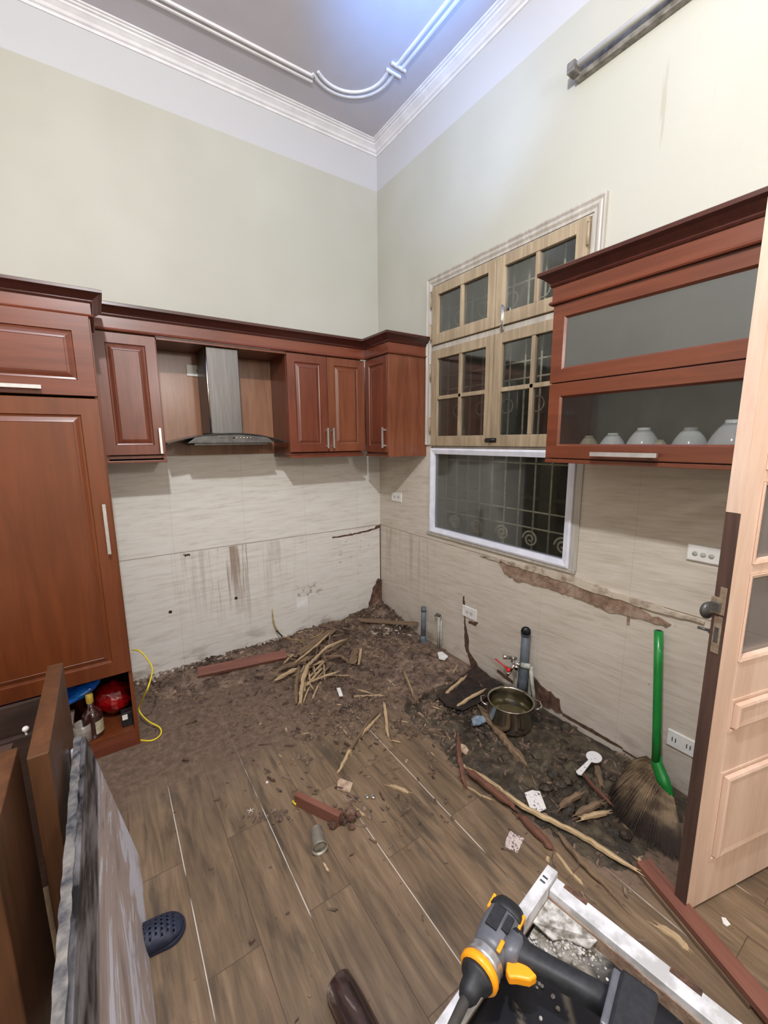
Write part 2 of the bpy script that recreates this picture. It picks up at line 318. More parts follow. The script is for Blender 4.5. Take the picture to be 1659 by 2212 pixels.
# ------------------------------------------------------------------ mesh helpers
class MB:
    def __init__(s): s.v = []; s.f = []; s.sm = []
    def add(s, vs, fs, smooth=False):
        b = len(s.v); s.v += [Vector(v) for v in vs]; s.f += [tuple(b+i for i in f) for f in fs]; s.sm += [smooth]*len(fs); return s
    def box(s, x0, x1, y0, y1, z0, z1):
        x0, x1 = sorted((x0, x1)); y0, y1 = sorted((y0, y1)); z0, z1 = sorted((z0, z1))
        return s.add([(x, y, z) for x in (x0, x1) for y in (y0, y1) for z in (z0, z1)],
                     [(0, 1, 3, 2), (4, 6, 7, 5), (0, 4, 5, 1), (2, 3, 7, 6), (0, 2, 6, 4), (1, 5, 7, 3)])
    def tube(s, path, r, seg=12, cap=True, smooth=True, flat=1.):
        path = [Vector(p) for p in path]; rs = r if isinstance(r, (list, tuple)) else [r]*len(path)
        vs = []; up = None
        for i, p in enumerate(path):
            d = (path[min(i+1, len(path)-1)]-path[max(i-1, 0)]).normalized()
            if up is None:
                up = Vector((0, 0, 1)) if abs(d.z) < .9 else Vector((1, 0, 0))
            a = d.cross(up).normalized(); b = a.cross(d).normalized(); up = b
            for k in range(seg):
                t = 2*PI*k/seg; vs.append(p+a*math.cos(t)*rs[i]+b*math.sin(t)*rs[i]*flat)
        fs = [(i*seg+k, i*seg+(k+1) % seg, (i+1)*seg+(k+1) % seg, (i+1)*seg+k) for i in range(len(path)-1) for k in range(seg)]
        s.add(vs, fs, smooth)
        if cap:
            n = len(path)*seg; b0 = len(s.v)-n
            s.f.append(tuple(b0+k for k in reversed(range(seg)))); s.f.append(tuple(b0+n-seg+k for k in range(seg))); s.sm += [False, False]
        return s
    def lathe(s, prof, c, seg=32, axis=(0, 0, 1), smooth=True):
        ax = Vector(axis).normalized(); a = ax.orthogonal().normalized(); b = ax.cross(a); c = Vector(c)
        vs = [c+ax*h+(a*math.cos(2*PI*k/seg)+b*math.sin(2*PI*k/seg))*max(r, 1e-5) for r, h in prof for k in range(seg)]
        fs = [(i*seg+k, i*seg+(k+1) % seg, (i+1)*seg+(k+1) % seg, (i+1)*seg+k) for i in range(len(prof)-1) for k in range(seg)]
        return s.add(vs, fs, smooth)
    def prism(s, pts, vec):                       # polygon pushed along vec
        n = len(pts); vec = Vector(vec); P = [Vector(p) for p in pts]
        return s.add(P+[p+vec for p in P], [tuple(reversed(range(n))), tuple(range(n, 2*n))]+[(i, (i+1) % n, n+(i+1) % n, n+i) for i in range(n)])
    def relief(s, fr, W, H, loops, cap=True):     # concentric rectangles; fr(a, b, c) -> point
        vs = []
        for ins, dep in loops:
            i = ins
            vs += [fr(i, i, dep), fr(W-i, i, dep), fr(W-i, H-i, dep), fr(i, H-i, dep)]
        n = len(loops); fs = [(4*j+k, 4*j+(k+1) % 4, 4*j+4+(k+1) % 4, 4*j+4+k) for j in range(n-1) for k in range(4)]
        if cap: fs += [(3, 2, 1, 0), (4*n-4, 4*n-3, 4*n-2, 4*n-1)]
        else: fs += [(4*n-4+k, 4*n-4+(k+1) % 4, (k+1) % 4, k) for k in range(4)]
        return s.add(vs, fs)
    def sweep(s, path, prof):                     # 2-D path (left of travel = out), profile (out, z), mitred
        P = [Vector(p) for p in path]; vs = []
        for i, p in enumerate(P):
            ns = []
            if i > 0: d = (P[i]-P[i-1]).normalized(); ns.append(Vector((-d.y, d.x)))
            if i < len(P)-1: d = (P[i+1]-P[i]).normalized(); ns.append(Vector((-d.y, d.x)))
            n = ns[0] if len(ns) == 1 else (ns[0]+ns[1])/(1+ns[0].dot(ns[1]))
            vs += [(p.x+n.x*o, p.y+n.y*o, z) for o, z in prof]
        m = len(prof); fs = [(i*m+k, i*m+(k+1) % m, (i+1)*m+(k+1) % m, (i+1)*m+k) for i in range(len(P)-1) for k in range(m)]
        fs += [tuple(range(m)), tuple((len(P)-1)*m+k for k in reversed(range(m)))]
        return s.add(vs, fs)
    def build(s, name, mat, parent=None, bevel=0., local=False, origin=None):
        o0 = Vector((0, 0, 0))
        if parent is not None and not local: o0 = WL[parent.name_full]
        elif parent is None:
            if origin is not None: o0 = Vector(origin)
            else:
                xs = [v.x for v in s.v]; ys = [v.y for v in s.v]; zs = [v.z for v in s.v]
                o0 = Vector(((min(xs)+max(xs))/2, (min(ys)+max(ys))/2, min(zs)))
        me = bpy.data.meshes.new(name); me.from_pydata([v-o0 for v in s.v], [], s.f)
        me.polygons.foreach_set('use_smooth', s.sm); me.materials.append(mat)
        bm = bmesh.new(); bm.from_mesh(me); bmesh.ops.recalc_face_normals(bm, faces=bm.faces); bm.to_mesh(me); bm.free(); me.update()
        o = bpy.data.objects.new(name, me); COL.objects.link(o)
        if parent is not None: o.parent = parent
        else: o.location = o0
        WL[o.name_full] = o0
        if bevel:
            b = o.modifiers.new('bevel', 'BEVEL'); b.width = bevel; b.segments = 2; b.limit_method = 'ANGLE'; b.angle_limit = .6
        return o
WL = {}
def tag(o, label=None, cat=None, group=None, kind=None):
    for k, v_ in (('label', label), ('category', cat), ('group', group), ('kind', kind)):
        if v_: o[k] = v_
    return o
def thing(name, label, cat, loc=(0, 0, 0), group=None, rot=None):
    o = bpy.data.objects.new(name, None); COL.objects.link(o); o.location = loc; o.empty_display_size = .1
    if rot is not None: o.rotation_euler = rot
    WL[o.name_full] = Vector(loc); return tag(o, label, cat, group)
def struct(o): o['kind'] = 'structure'; return o
def Bx(*a): return MB().box(*a)

# ------------------------------------------------------------------ room shell
CZ = 3.99; X0, Y0 = -4.6, -6.0
struct(Bx(X0, .0, Y0, 0, -.08, 0).build('floor', M_floor))
struct(Bx(X0-.1, .15, Y0-.1, .1, CZ, CZ+.1).build('ceiling', M_ceil))
wall_l = struct(Bx(X0, .2, 0, .12, -.08, CZ).build('wall_left', M_wl))
# right wall with the window opening (and a doorway nearer the camera)
WY0, WY1, WZ0, WZ1 = -1.925, -.733, .935, 2.735
DY0, DY1, DZ = -3.95, -3.02, 2.35
m = MB()
m.box(0, .14, WY1, 0, -.08, CZ); m.box(0, .14, DY1, WY0, -.08, CZ)
m.box(0, .14, WY0, WY1, -.08, WZ0); m.box(0, .14, WY0, WY1, WZ1, CZ)
m.box(0, .14, DY0, DY1, DZ, CZ); m.box(0, .14, Y0, DY0, -.08, CZ)
wall_r = struct(m.build('wall_right', M_wr))
struct(Bx(X0-.1, X0, Y0, 0, -.08, CZ).build('wall_far_left', M_paint))
struct(Bx(X0-.1, .14, Y0-.1, Y0, -.08, CZ).build('wall_rear', M_paint))
struct(Bx(.14, 1.6, -4.4, -2.9, -.08, 0).build('floor_doorway', M_floor))
struct(Bx(1.6, 1.7, -4.4, -2.9, -.08, 2.6).build('wall_passage', M_paint))
# cornice
prof = [(0, 3.92), (.008, 3.92), (.010, 3.928), (.010, 3.934), (.022, 3.938), (.030, 3.95), (.048, 3.962), (.056, 3.966), (.058, 3.974), (.072, 3.976), (.074, 3.982), (.086, 3.983), (.088, 3.989), (.088, CZ), (0, CZ)]
struct(MB().sweep([(0, Y0), (0, 0), (X0, 0)], prof).build('trim_cornice', M_white))
# raised bands on the ceiling
def band(path, wd=.011):
    P = [Vector(p) for p in path]; m = MB()
    for o_ in (-.020, .020):
        pts = []
        for i, p in enumerate(P):
            d = (P[min(i+1, len(P)-1)]-P[max(i-1, 0)]).normalized(); n = Vector((-d.y, d.x)); pts.append(p+n*o_)
        m.sweep([p for p in pts], [(-wd/2-.003, CZ), (-wd/2, CZ-.012), (wd/2, CZ-.012), (wd/2+.003, CZ)])
    return m
struct(band([(-4.0, -.325), (-.705, -.325)]).build('trim_1', M_white))
struct(band([(-.29, -.70), (-.29, -5.0)]).build('trim_2', M_white))
arc = [Vector((-.56, -.58))+Vector((math.cos(a), math.sin(a)))*.255 for a in [math.radians(x) for x in range(128, -22, -6)]]
struct(band([(p.x, p.y) for p in arc]).build('trim_3', M_white))
m = MB(); m.box(-.35, -.24, -.715, -.705, CZ-.014, CZ); m.box(-.35, -.24, -.66, -.65, CZ-.014, CZ); struct(m.build('trim_4', M_white))

# broken patches and cracks, parts of the walls they are in
def patch(fr, outline, name, mat, parent, thick=.006, seed=0, n=5, jag=.008):
    rnd = random.Random(seed); P = []
    for i, a in enumerate(outline):
        b = outline[(i+1) % len(outline)]
        k = max(1, int(math.hypot(b[0]-a[0], b[1]-a[1])/(.02)))
        for j in range(k):
            t = j/k; P.append((a[0]+(b[0]-a[0])*t+rnd.uniform(-jag, jag), a[1]+(b[1]-a[1])*t+rnd.uniform(-jag, jag)))
    bm = bmesh.new(); vs = [bm.verts.new(fr(p[0], p[1], 0.0005)) for p in P]
    f = bm.faces.new(vs); r = bmesh.ops.extrude_face_region(bm, geom=[f])
    nv = [g for g in r['geom'] if isinstance(g, bmesh.types.BMVert)]; d = Vector(fr(0, 0, 1))-Vector(fr(0, 0, 0))
    bmesh.ops.translate(bm, verts=nv, vec=d*thick)
    bmesh.ops.triangulate(bm, faces=bm.faces[:])
    bm.verts.ensure_lookup_table(); m = MB(); m.add([v.co for v in bm.verts], [[v.index for v in f.verts] for f in bm.faces]); bm.free()
    return m.build(name, mat, parent)
FR = lambda a, b, c: (-c, a, b)      # on the right wall: (y, z, out)
FL = lambda a, b, c: (a, -c, b)      # on the left wall: (x, z, out)
def px(fn, pts): return [fn(u, v) for u, v in pts]
def ywz(pts): return [(p.y, p.z) for p in px(wr, pts)]
def xwz(pts): return [(p.x, p.z) for p in px(wl, pts)]
o = patch(FR, ywz([(1078, 1214), (1110, 1218), (1200, 1245), (1290, 1275), (1370, 1305), (1400, 1325), (1425, 1335), (1453, 1350), (1440, 1354), (1395, 1338), (1330, 1325), (1250, 1292), (1180, 1270), (1120, 1255), (1092, 1240)]), 'exposed_mortar', M_mortar, wall_r, .007, 1)
tag(o, 'strip of bare brown mortar where tiles broke away under the window')
patch(FR, ywz([(1040, 1200), (1100, 1213), (1230, 1240), (1330, 1278), (1400, 1302), (1520, 1340), (1520, 1346), (1400, 1314), (1320, 1290), (1200, 1249), (1080, 1213)]), 'broken_ledge', M_ledge, wall_r, .012, 2, jag=.005)
patch(FR, ywz([(1000, 1288), (1003, 1288), (1006, 1345), (1013, 1380), (1013, 1405), (1030, 1432), (1036, 1446), (1020, 1446), (1014, 1425), (1005, 1400), (1003, 1350)]), 'crack', M_crack, wall_r, .002, 3, jag=.005)
patch(FR, ywz([(1012, 1340), (1033, 1345), (1028, 1352), (1012, 1346)]), 'crack', M_crack, wall_r, .002, 31, jag=.003)
patch(FR, ywz([(1150, 1455), (1165, 1475), (1195, 1500), (1208, 1510), (1216, 1540), (1195, 1530), (1160, 1520), (1148, 1505)]), 'exposed_mortar', M_hole, wall_r, .010, 4)
patch(FR, ywz([(1215, 1540), (1280, 1575), (1345, 1615), (1345, 1619), (1280, 1583), (1215, 1546)]), 'crack', M_crack, wall_r, .002, 5, jag=.002)
patch(FR, ywz([(1345, 1618), (1385, 1642), (1385, 1645), (1345, 1622)]), 'crack', M_crack, wall_r, .002, 51, jag=.001)
patch(FR, ywz([(1356, 1322), (1362, 1324), (1360, 1350), (1354, 1350)]), 'chip', M_mortar, wall_r, .003, 6, jag=.002)
patch(FR, ywz([(1075, 1445), (1085, 1452), (1108, 1470), (1108, 1476), (1090, 1465), (1074, 1452)]), 'crack', M_crack, wall_r, .002, 52, jag=.003)
patch(FL, xwz([(817, 1248), (826, 1252), (826, 1318), (797, 1316), (797, 1302), (806, 1270)]), 'exposed_mortar', M_hole, wall_l, .02, 7, jag=.006)
Bx(-.006, -.0005, -.006, -.0005, .3, .869).build('corner_crack', M_crack, wall_l)
patch(FL, xwz([(718, 1160), (770, 1151), (808, 1141), (812, 1136), (822, 1134), (822, 1139), (800, 1147), (760, 1156), (718, 1163)]), 'crack', M_crack, wall_l, .002, 8, jag=.003)
patch(FL, xwz([(395, 1198), (410, 1196), (411, 1200), (402, 1201), (402, 1204), (399, 1201)]), 'crack', M_crack, wall_l, .002, 9, jag=.001)
patch(FL, xwz([(640, 1291), (664, 1288), (665, 1308), (641, 1312)]), 'filled_patch', M_wplas, wall_l, .001, 10, jag=.001)
# rough mortar left along the foot of the left wall
rnd = random.Random(5); m = MB()
hd0 = lambda x, y: .018 if x > -1.2 else .004
for i in range(420):
    x = rnd.uniform(-2.06, -.55); d = abs(rnd.gauss(0, .035))+.008; s_ = rnd.uniform(.007, .022)*(1 if d < .06 else .6)
    m.lathe([(0, 0), (s_, s_*.2), (s_*.9, s_*.7), (s_*.4, s_), (0, s_*1.05)], (x, -d, max(-.004, hd0(x, -d)-.004)), 6, (rnd.uniform(-.3, .3), rnd.uniform(-.3, .3), 1), False)
tag(m.build('plaster_rubble', M_plaster), 'crumbled grey plaster along the foot of the white tiled wall', 'rubble', kind='stuff')

# ------------------------------------------------------------------ window and shutters
w1 = thing('window_1', None, None, (0, -1.33, WZ0)); struct(w1)
m = MB(); cp = [(0, 0), (.022, 0), (.022, -.008), (.014, -.02), (.018, -.028), (.018, -.036), (.010, -.048), (.010, -.062), (0, -.062)]
# casing: three mitred runs around the opening (left leg ends at the tile top)
yl, yr, zt = -.672, -1.989, 2.797
vs = []
for (y, z, sy, sz) in ((yl, 1.612, -1, 0), (yl, zt, -1, -1), (yr, zt, 1, -1), (yr, 1.612, 1, 0)):
    vs += [(-o_, y-sy*d, z-sz*d) for o_, d in cp]
n = len(cp); m.add(vs, [(i*n+k, i*n+(k+1) % n, (i+1)*n+(k+1) % n, (i+1)*n+k) for i in range(3) for k in range(n)]+[tuple(range(n)), tuple(3*n+k for k in range(n))])
m.build('window_casing', M_case, w1)
m = MB(); m.box(-.004, .05, -.745, WY1, 1.585, WZ1); m.box(-.004, .05, WY0, -1.913, 1.585, WZ1); m.box(-.004, .05, -1.913, -.745, 2.722, WZ1)
m.box(-.012, .05, -1.913, -.745, 2.290, 2.325); m.box(-.004, .05, WY0, WY1, 1.585, 1.603)
m.build('window_frame', M_case, w1, .002)
def casement(y0, y1, z0, z1, nx, nz, hinge_y, label):
    fr = .062; bar = .026; x0, x1 = -.028, .006
    m = MB(); m.box(x0, x1, y0, y0+fr, z0, z1); m.box(x0, x1, y1-fr, y1, z0, z1); m.box(x0, x1, y0+fr, y1-fr, z0, z0+fr+.01); m.box(x0, x1, y0+fr, y1-fr, z1-fr, z1)
    a0, a1, b0, b1 = y0+fr, y1-fr, z0+fr+.01, z1-fr
    for i in range(1, nx): c = a0+(a1-a0)*i/nx; m.box(x0+.003, x1, c-bar/2, c+bar/2, b0, b1)
    for i in range(1, nz): c = b0+(b1-b0)*i/nz; m.box(x0+.003, x1, a0, a1, c-bar/2, c+bar/2)
    s_ = m.build('casement', M_shut, w1, .003); s_['label'] = label
    for i in range(nx):
        for j in range(nz):
            Bx(-.008, -.005, a0+(a1-a0)*i/nx, a0+(a1-a0)*(i+1)/nx, b0+(b1-b0)*j/nz, b0+(b1-b0)*(j+1)/nz).build('pane', M_glass, s_)
    for t in (.22, .78):
        zc = z0+(z1-z0)*t; m = MB().tube([(-.034, hinge_y, zc-.05), (-.034, hinge_y, zc+.05)], .007, 10); m.lathe([(0, 0), (.009, .003), (.005, .012), (0, .014)], (-.034, hinge_y, zc+.05), 10)
        m.build('hinge', M_shut, s_)
casement(-1.334, -.748, 2.328, 2.72, 2, 1, -.742, 'upper left cream window leaf with two panes')
casement(-1.910, -1.338, 2.328, 2.72, 2, 1, -1.917, 'upper right cream window leaf with two panes')
casement(-1.334, -.748, 1.605, 2.288, 2, 2, -.742, 'lower left cream window leaf with four panes')
casement(-1.910, -1.338, 1.605, 2.288, 2, 2, -1.917, 'lower right cream window leaf with four panes, half hidden by the cabinet')
m = MB(); m.tube([(-.036, -1.40, 2.44), (-.036, -1.40, 2.29)], .007, 8); m.box(-.034, -.028, -1.412, -1.388, 2.30, 2.43); m.tube([(-.036, -1.40, 2.33), (-.055, -1.40, 2.33)], .005, 8)
m.build('bolt', M_chrome, w1)
m = MB(); m.tube([(-.038, -1.30, 1.645), (-.038, -1.385, 1.645)], .007, 8); m.box(-.034, -.028, -1.385, -1.30, 1.632, 1.658); m.tube([(-.038, -1.345, 1.645), (-.06, -1.345, 1.64)], .005, 8)
m.build('latch', M_black, w1)
w2 = thing('window_2', None, None, (0, -1.33, .93)); struct(w2)
MB().relief(lambda a, b, c: (.03-c, -1.925+a, .935+b), 1.192, .652, [(0, 0), (0, .052), (.012, .056), (.030, .050), (.042, .046), (.042, 0)], cap=False).build('window_frame', M_alu, w2)
Bx(.002, .006, -1.89, -.77, .975, 1.55).build('pane', M_glass, w2)
m = MB(); m.box(-.016, 0, -1.96, -.69, .912, .934); m.box(-.010, 0, -1.965, -1.926, .93, 1.60); m.build('sill_edge', M_case, w2, .002)
# iron grille just outside
m = MB(); gx = .10; ys = [-.79-.115*i for i in range(10)]
for y in ys: m.tube([(gx, y, .94), (gx, y, 2.73)], .0065, 6)
for z in (1.095, 1.20, 1.50, 1.66, 2.02, 2.12, 2.42, 2.58): m.tube([(gx, -.74, z), (gx, -1.92, z)], .006, 6)
for i in range(5):
    yc = -.908-.227*i
    m.tube([(gx-.012, yc+math.cos(a)*(.055-.0039*a), 1.025+math.sin(a)*(.055-.0039*a)) for a in [k*.3 for k in range(42)]], .0075, 6)
    for zc in (1.86, 2.50): m.tube([(gx-.010, yc+math.cos(a)*.045, zc+math.sin(a)*.045) for a in [k*.35 for k in range(19)]], .0045, 6)
tag(m.build('window_grille', M_grille), 'rusty cream iron grille with a row of spiral scrolls behind the window', 'window grille')
m = MB(); m.box(.9, .95, -4, 1.5, -.5, 4.5)
struct(m.build('wall_neighbour', M_dark))
m = MB()
for i in range(9): m.box(.86, .9, -2.6+i*.34, -2.45+i*.34, .2, 3.2)
for z in (1.15, 1.5, 1.85, 2.3): m.box(.84, .9, -3, 1, z, z+.03)
struct(m.build('trim_neighbour_slats', speck('neighbour_slats', srgb(66, 62, 50), srgb(88, 82, 66), .9, 4)))

# ------------------------------------------------------------------ cabinets
CPROF = [(0, 0), (.014, 0), (.017, .006), (.014, .012), (.006, .016), (.006, .075), (0, .075)]
CTOP = [(0, .075), (.012, .075), (.016, .082), (.014, .088), (.022, .096), (.040, .112), (.050, .118), (.056, .122), (.056, .136), (.050, .140), (0, .140)]
def rdoor(W, H, fr, f=.055, t=.02):              # raised-panel door in a local frame
    return MB().relief(fr, W, H, [(0, 0), (0, t-.002), (.002, t), (f, t), (f+.004, t-.007), (f+.012, t-.009), (f+.026, t-.003), (f+.034, t-.001), (f+.036, t-.003)])
def barhandle(p, d, out, L, mat=M_hand, r=.006, stand=.028):
    p = Vector(p); d = Vector(d).normalized(); out = Vector(out)
    m = MB(); a, b = p-d*L/2+out*stand, p+d*L/2+out*stand
    s_ = d.cross(out).normalized()
    def bar(a, b, w, h):
        n = (b-a).normalized(); s1 = n.cross(out); s1 = s1.normalized() if s1.length > .1 else s_; s2 = n.cross(s1).normalized()
        m.prism([a+s1*w+s2*h, a-s1*w+s2*h, a-s1*w-s2*h, a+s1*w-s2*h], b-a)
    bar(a, b, r, r*.8)
    for t in (.12, .88): q = a+(b-a)*t; bar(q, q-out*stand, r*.9, r*.9)
    return m
ZB, ZT = 1.54, 2.25
# left wall run
c = thing('wall_cabinet', 'narrow mahogany wall cabinet with one door beside the tall cupboard', 'cabinet', (-1.93, 0, ZB))
m = MB(); m.box(-2.088, -2.072, -.322, -.001, ZB+.004, ZT+.07); m.box(-1.795, -1.777, -.322, -.001, ZB+.004, ZT+.07); m.box(-2.072, -1.795, -.322, -.001, ZB+.012, ZB+.03); m.box(-2.072, -1.795, -.322, -.001, ZT-.02, ZT+.02); m.box(-2.072, -1.795, -.012, -.001, ZB+.03, ZT-.02)
m.build('body', MH, c, .001)
d = rdoor(.306, ZT-ZB-.035, lambda a, b, q: (-2.088+a, -.3225-q, ZB+.035+b)).build('door', MH, c)
barhandle((-1.806, -.3425, 1.655), (0, 0, 1), (0, -1, 0), .15).build('handle', M_hand, d)
Bx(-2.088, -1.777, -.342, -.001, ZB-.012, ZB+.003).build('light_rail', MHH, c, .002)
c = thing('wall_cabinet', 'mahogany wall cabinet with two doors between the hood and the corner', 'cabinet', (-.67, 0, ZB))
m = MB(); m.box(-.987, -.969, -.322, -.001, ZB+.004, ZT+.07); m.box(-.40, -.382, -.322, -.001, ZB+.004, ZT+.07); m.box(-.969, -.40, -.322, -.001, ZB+.004, ZB+.022); m.box(-.969, -.40, -.322, -.001, ZT-.02, ZT+.02); m.box(-.969, -.40, -.012, -.001, ZB+.022, ZT-.02)
m.build('body', MH, c, .001)
d = rdoor(.306, ZT-ZB-.028, lambda a, b, q: (-.986+a, -.3225-q, ZB+.028+b)).build('door', MH, c)
barhandle((-.700, -.3425, 1.668), (0, 0, 1), (0, -1, 0), .15).build('handle', M_hand, d)
d = rdoor(.317, ZT-ZB-.028, lambda a, b, q: (-.677+a, -.3225-q, ZB+.028+b)).build('door', M_endp, c)
barhandle((-.652, -.3425, 1.668), (0, 0, 1), (0, -1, 0), .15).build('handle', M_hand, d)
Bx(-.987, -.376, -.342, -.001, ZB-.012, ZB+.003).build('light_rail', MHH, c, .002)
c = thing('corner_wall_cabinet', 'mahogany corner wall cabinet with a narrow door and wide plain end panel', 'cabinet', (-.17, -.5, ZB))
m = MB(); m.box(-.335, -.001, -.645, -.346, ZB+.004, ZB+.022); m.box(-.335, -.001, -.645, -.346, ZT-.02, ZT+.02); m.box(-.012, -.001, -.645, -.346, ZB+.022, ZT-.02); m.box(-.335, -.001, -.344, -.326, ZB+.004, ZT+.07)
m.build('body', MH, c, .001)
Bx(-.356, -.001, -.666, -.646, ZB-.012, ZT+.01).build('end_panel', M_endp, c, .001)
d = rdoor(.296, ZT-ZB-.02, lambda a, b, q: (-.336-q, -.645+a, ZB+.02+b), f=.05).build('door', MHD if False else MH, c)
barhandle((-.356, -.622, 1.668), (0, 0, 1), (-1, 0, 0), .15).build('handle', M_hand, d)
Bx(-.356, -.34, -.645, -.346, ZB-.012, ZB+.003).build('light_rail', MHY, c, .002)
# crown over the run
c = thing('crown_moulding', 'dark mahogany crown moulding along the top of the left wall cabinets', 'moulding', (-1.2, -.2, ZT+.005))
path = [(-.001, -.666), (-.356, -.666), (-.356, -.344), (-2.088, -.344)]
path = path[::-1]
MB().sweep([(p[0], p[1]) for p in path][::-1], [(-o_ if False else o_, ZT+.006+z) for o_, z in CPROF]).build('fascia', MHH, c)
MB().sweep(path[::-1], [(o_, ZT+.006+z) for o_, z in CTOP]).build('crown', MHD, c)
m = MB(); m.box(-1.777, -.987, -.34, -.001, ZT-.012, ZT+.006); m.build('niche_top', MH, c, .001)
Bx(-1.776, -.988, -.014, -.001, 1.555, ZT-.013).build('niche_back_panel', M_back, c)
# cupboard
c = thing('tall_cupboard', 'tall mahogany cupboard with flap door above and long door below', 'cupboard', (-2.5, -.36, 0))
TX0, TX1, TY = -2.95, -2.09, -.733
m = MB(); m.box(TX1-.018, TX1, TY+.001, -.001, 0, 2.26); m.box(TX0, TX0+.018, TY+.001, -.001, 0, 2.26); m.box(TX0+.018, TX1-.018, -.02, -.001, .1, 2.2)
m.box(TX0+.018, TX1-.018, TY+.001, -.02, .085, .10); m.box(TX0+.018, TX1-.018, TY+.022, -.02, .445, .463); m.box(TX0+.018, TX1-.018, TY+.022, -.02, 2.2, 2.22)
m.build('body', MHT, c, .001)
Bx(TX0+.018, TX1-.018, TY+.002, TY+.02, 0, .085).build('plinth', MHH, c, .001)
d = rdoor(.84, .358, lambda a, b, q: (TX1-.005-.84+a, TY+.001-q, 1.864+b), f=.07).build('door', MHH, c); d['label'] = 'upper flap door'
barhandle((-2.38, TY-.019, 1.893), (1, 0, 0), (0, -1, 0), .16, r=.008).build('handle', M_hand, d)
d = rdoor(.84, 1.405, lambda a, b, q: (TX1-.005-.84+a, TY+.001-q, .448+b), f=.075).build('door', MHT, c)
barhandle((-2.125, TY-.019, 1.228), (0, 0, 1), (0, -1, 0), .25, r=.007).build('handle', M_hand, d)
path = [(TX1, -.405), (TX1, TY), (TX0, TY)]
MB().sweep(path, [(o_+.001, 2.222+z*.82) for o_, z in CPROF]).build('fascia', MHH, c)
MB().sweep(path, [(o_+.001, 2.222+z*.82) for o_, z in CTOP]).build('crown', MHD, c)
# glazed cabinet on the right wall
c = thing('glazed_wall_cabinet', 'mahogany wall cabinet with two frosted glass flap doors right of the window', 'cabinet', (-.17, -2.38, 1.55))
RY0, RY1 = -2.78, -1.972
m = MB(); m.box(-.33, -.001, RY1-.018, RY1, 1.558, 2.26); m.box(-.33, -.001, RY0, RY0+.018, 1.558, 2.26); m.box(-.33, -.001, RY0+.018, RY1-.018, 1.558, 1.576)
m.box(-.33, -.001, RY0+.018, RY1-.018, 1.893, 1.908); m.box(-.33, -.001, RY0+.018, RY1-.018, 2.235, 2.255); m.box(-.014, -.001, RY0+.018, RY1-.018, 1.576, 2.235)
m.build('body', MHY, c, .001)
m = MB(); m.box(-.018, -.0145, RY0+.02, RY1-.02, 1.58, 2.23); m.build('back_lining', speck('grey_lining', srgb(104, 102, 98), srgb(120, 118, 112), .6, 5), c)
def gdoor(z0, z1, glass, lab):
    W = RY1-RY0; H = z1-z0
    d = MB().relief(lambda a, b, q: (-.332-q, RY0+a, z0+b), W, H, [(0, 0), (0, .019), (.0015, .02), (.056, .02), (.064, .010), (.064, 0)], cap=False).build('door', MHY, c)
    d['label'] = lab
    Bx(-.341, -.337, RY0+.062, RY1-.062, z0+.062, z1-.062).build('pane', glass, d); return d
gdoor(1.903, 2.240, M_frost, 'upper flap door with milky grey frosted pane')
d = gdoor(1.562, 1.898, M_clear, 'lower flap door with hazy pane showing bowls')
barhandle((-.352, -2.34, 1.585), (0, 1, 0), (-1, 0, 0), .26, r=.0085).build('handle', M_hand, d)
Bx(-.356, -.001, RY0, RY1, 1.540, 1.557).build('light_rail', MHY, c, .002)
path = [(-.001, RY0), (-.352, RY0), (-.352, RY1), (-.001, RY1)][::-1]
# path order keeps the outside on the left of travel
def outward(path): return path if False else path
pp = [(-.001, RY1), (-.352, RY1), (-.352, RY0), (-.001, RY0)]
MB().sweep(pp[::-1], [(o_, 2.242+z) for o_, z in CPROF]).build('fascia', MHY, c)
MB().sweep(pp[::-1], [(o_, 2.242+z) for o_, z in CTOP]).build('crown', MHD, c)
# bowls inside
def bowl(y, r, h, mat, label, x=-.2, tilt=(0, 0, 1)):
    pr = [(r*.93, .002), (r, 0), (r*.995, .006)]+[(r*(1-.6*(k/8)**2.2), .006+h*.86*k/8) for k in range(1, 9)]
    pr += [(r*.40, h*.90), (r*.37, h*.93), (r*.36, h), (r*.31, h), (r*.30, h*.95), (0, h*.94)]
    m = MB().lathe(pr, (x, y, 1.5775), 32, tilt)
    tag(m.build('bowl', mat), label, 'bowl', 'bowls upside down in the glazed cabinet')
bowl(-2.095, .048, .086, M_bowlb, 'small beige bowl upside down, nearest the window in the glazed cabinet')
bowl(-2.205, .058, .096, M_bowl, 'white bowl upside down, second from the window in the glazed cabinet')
bowl(-2.333, .067, .116, M_bowl, 'large white bowl upside down in the middle of the glazed cabinet')
bowl(-2.425, .034, .066, M_bowlb, 'small beige bowl upside down between two large white bowls', x=-.262)
bowl(-2.483, .067, .114, M_bowl, 'large white bowl upside down, second from the open door', x=-.14)
bowl(-2.640, .080, .136, M_bowl, 'largest white bowl upside down beside the open door', x=-.2)

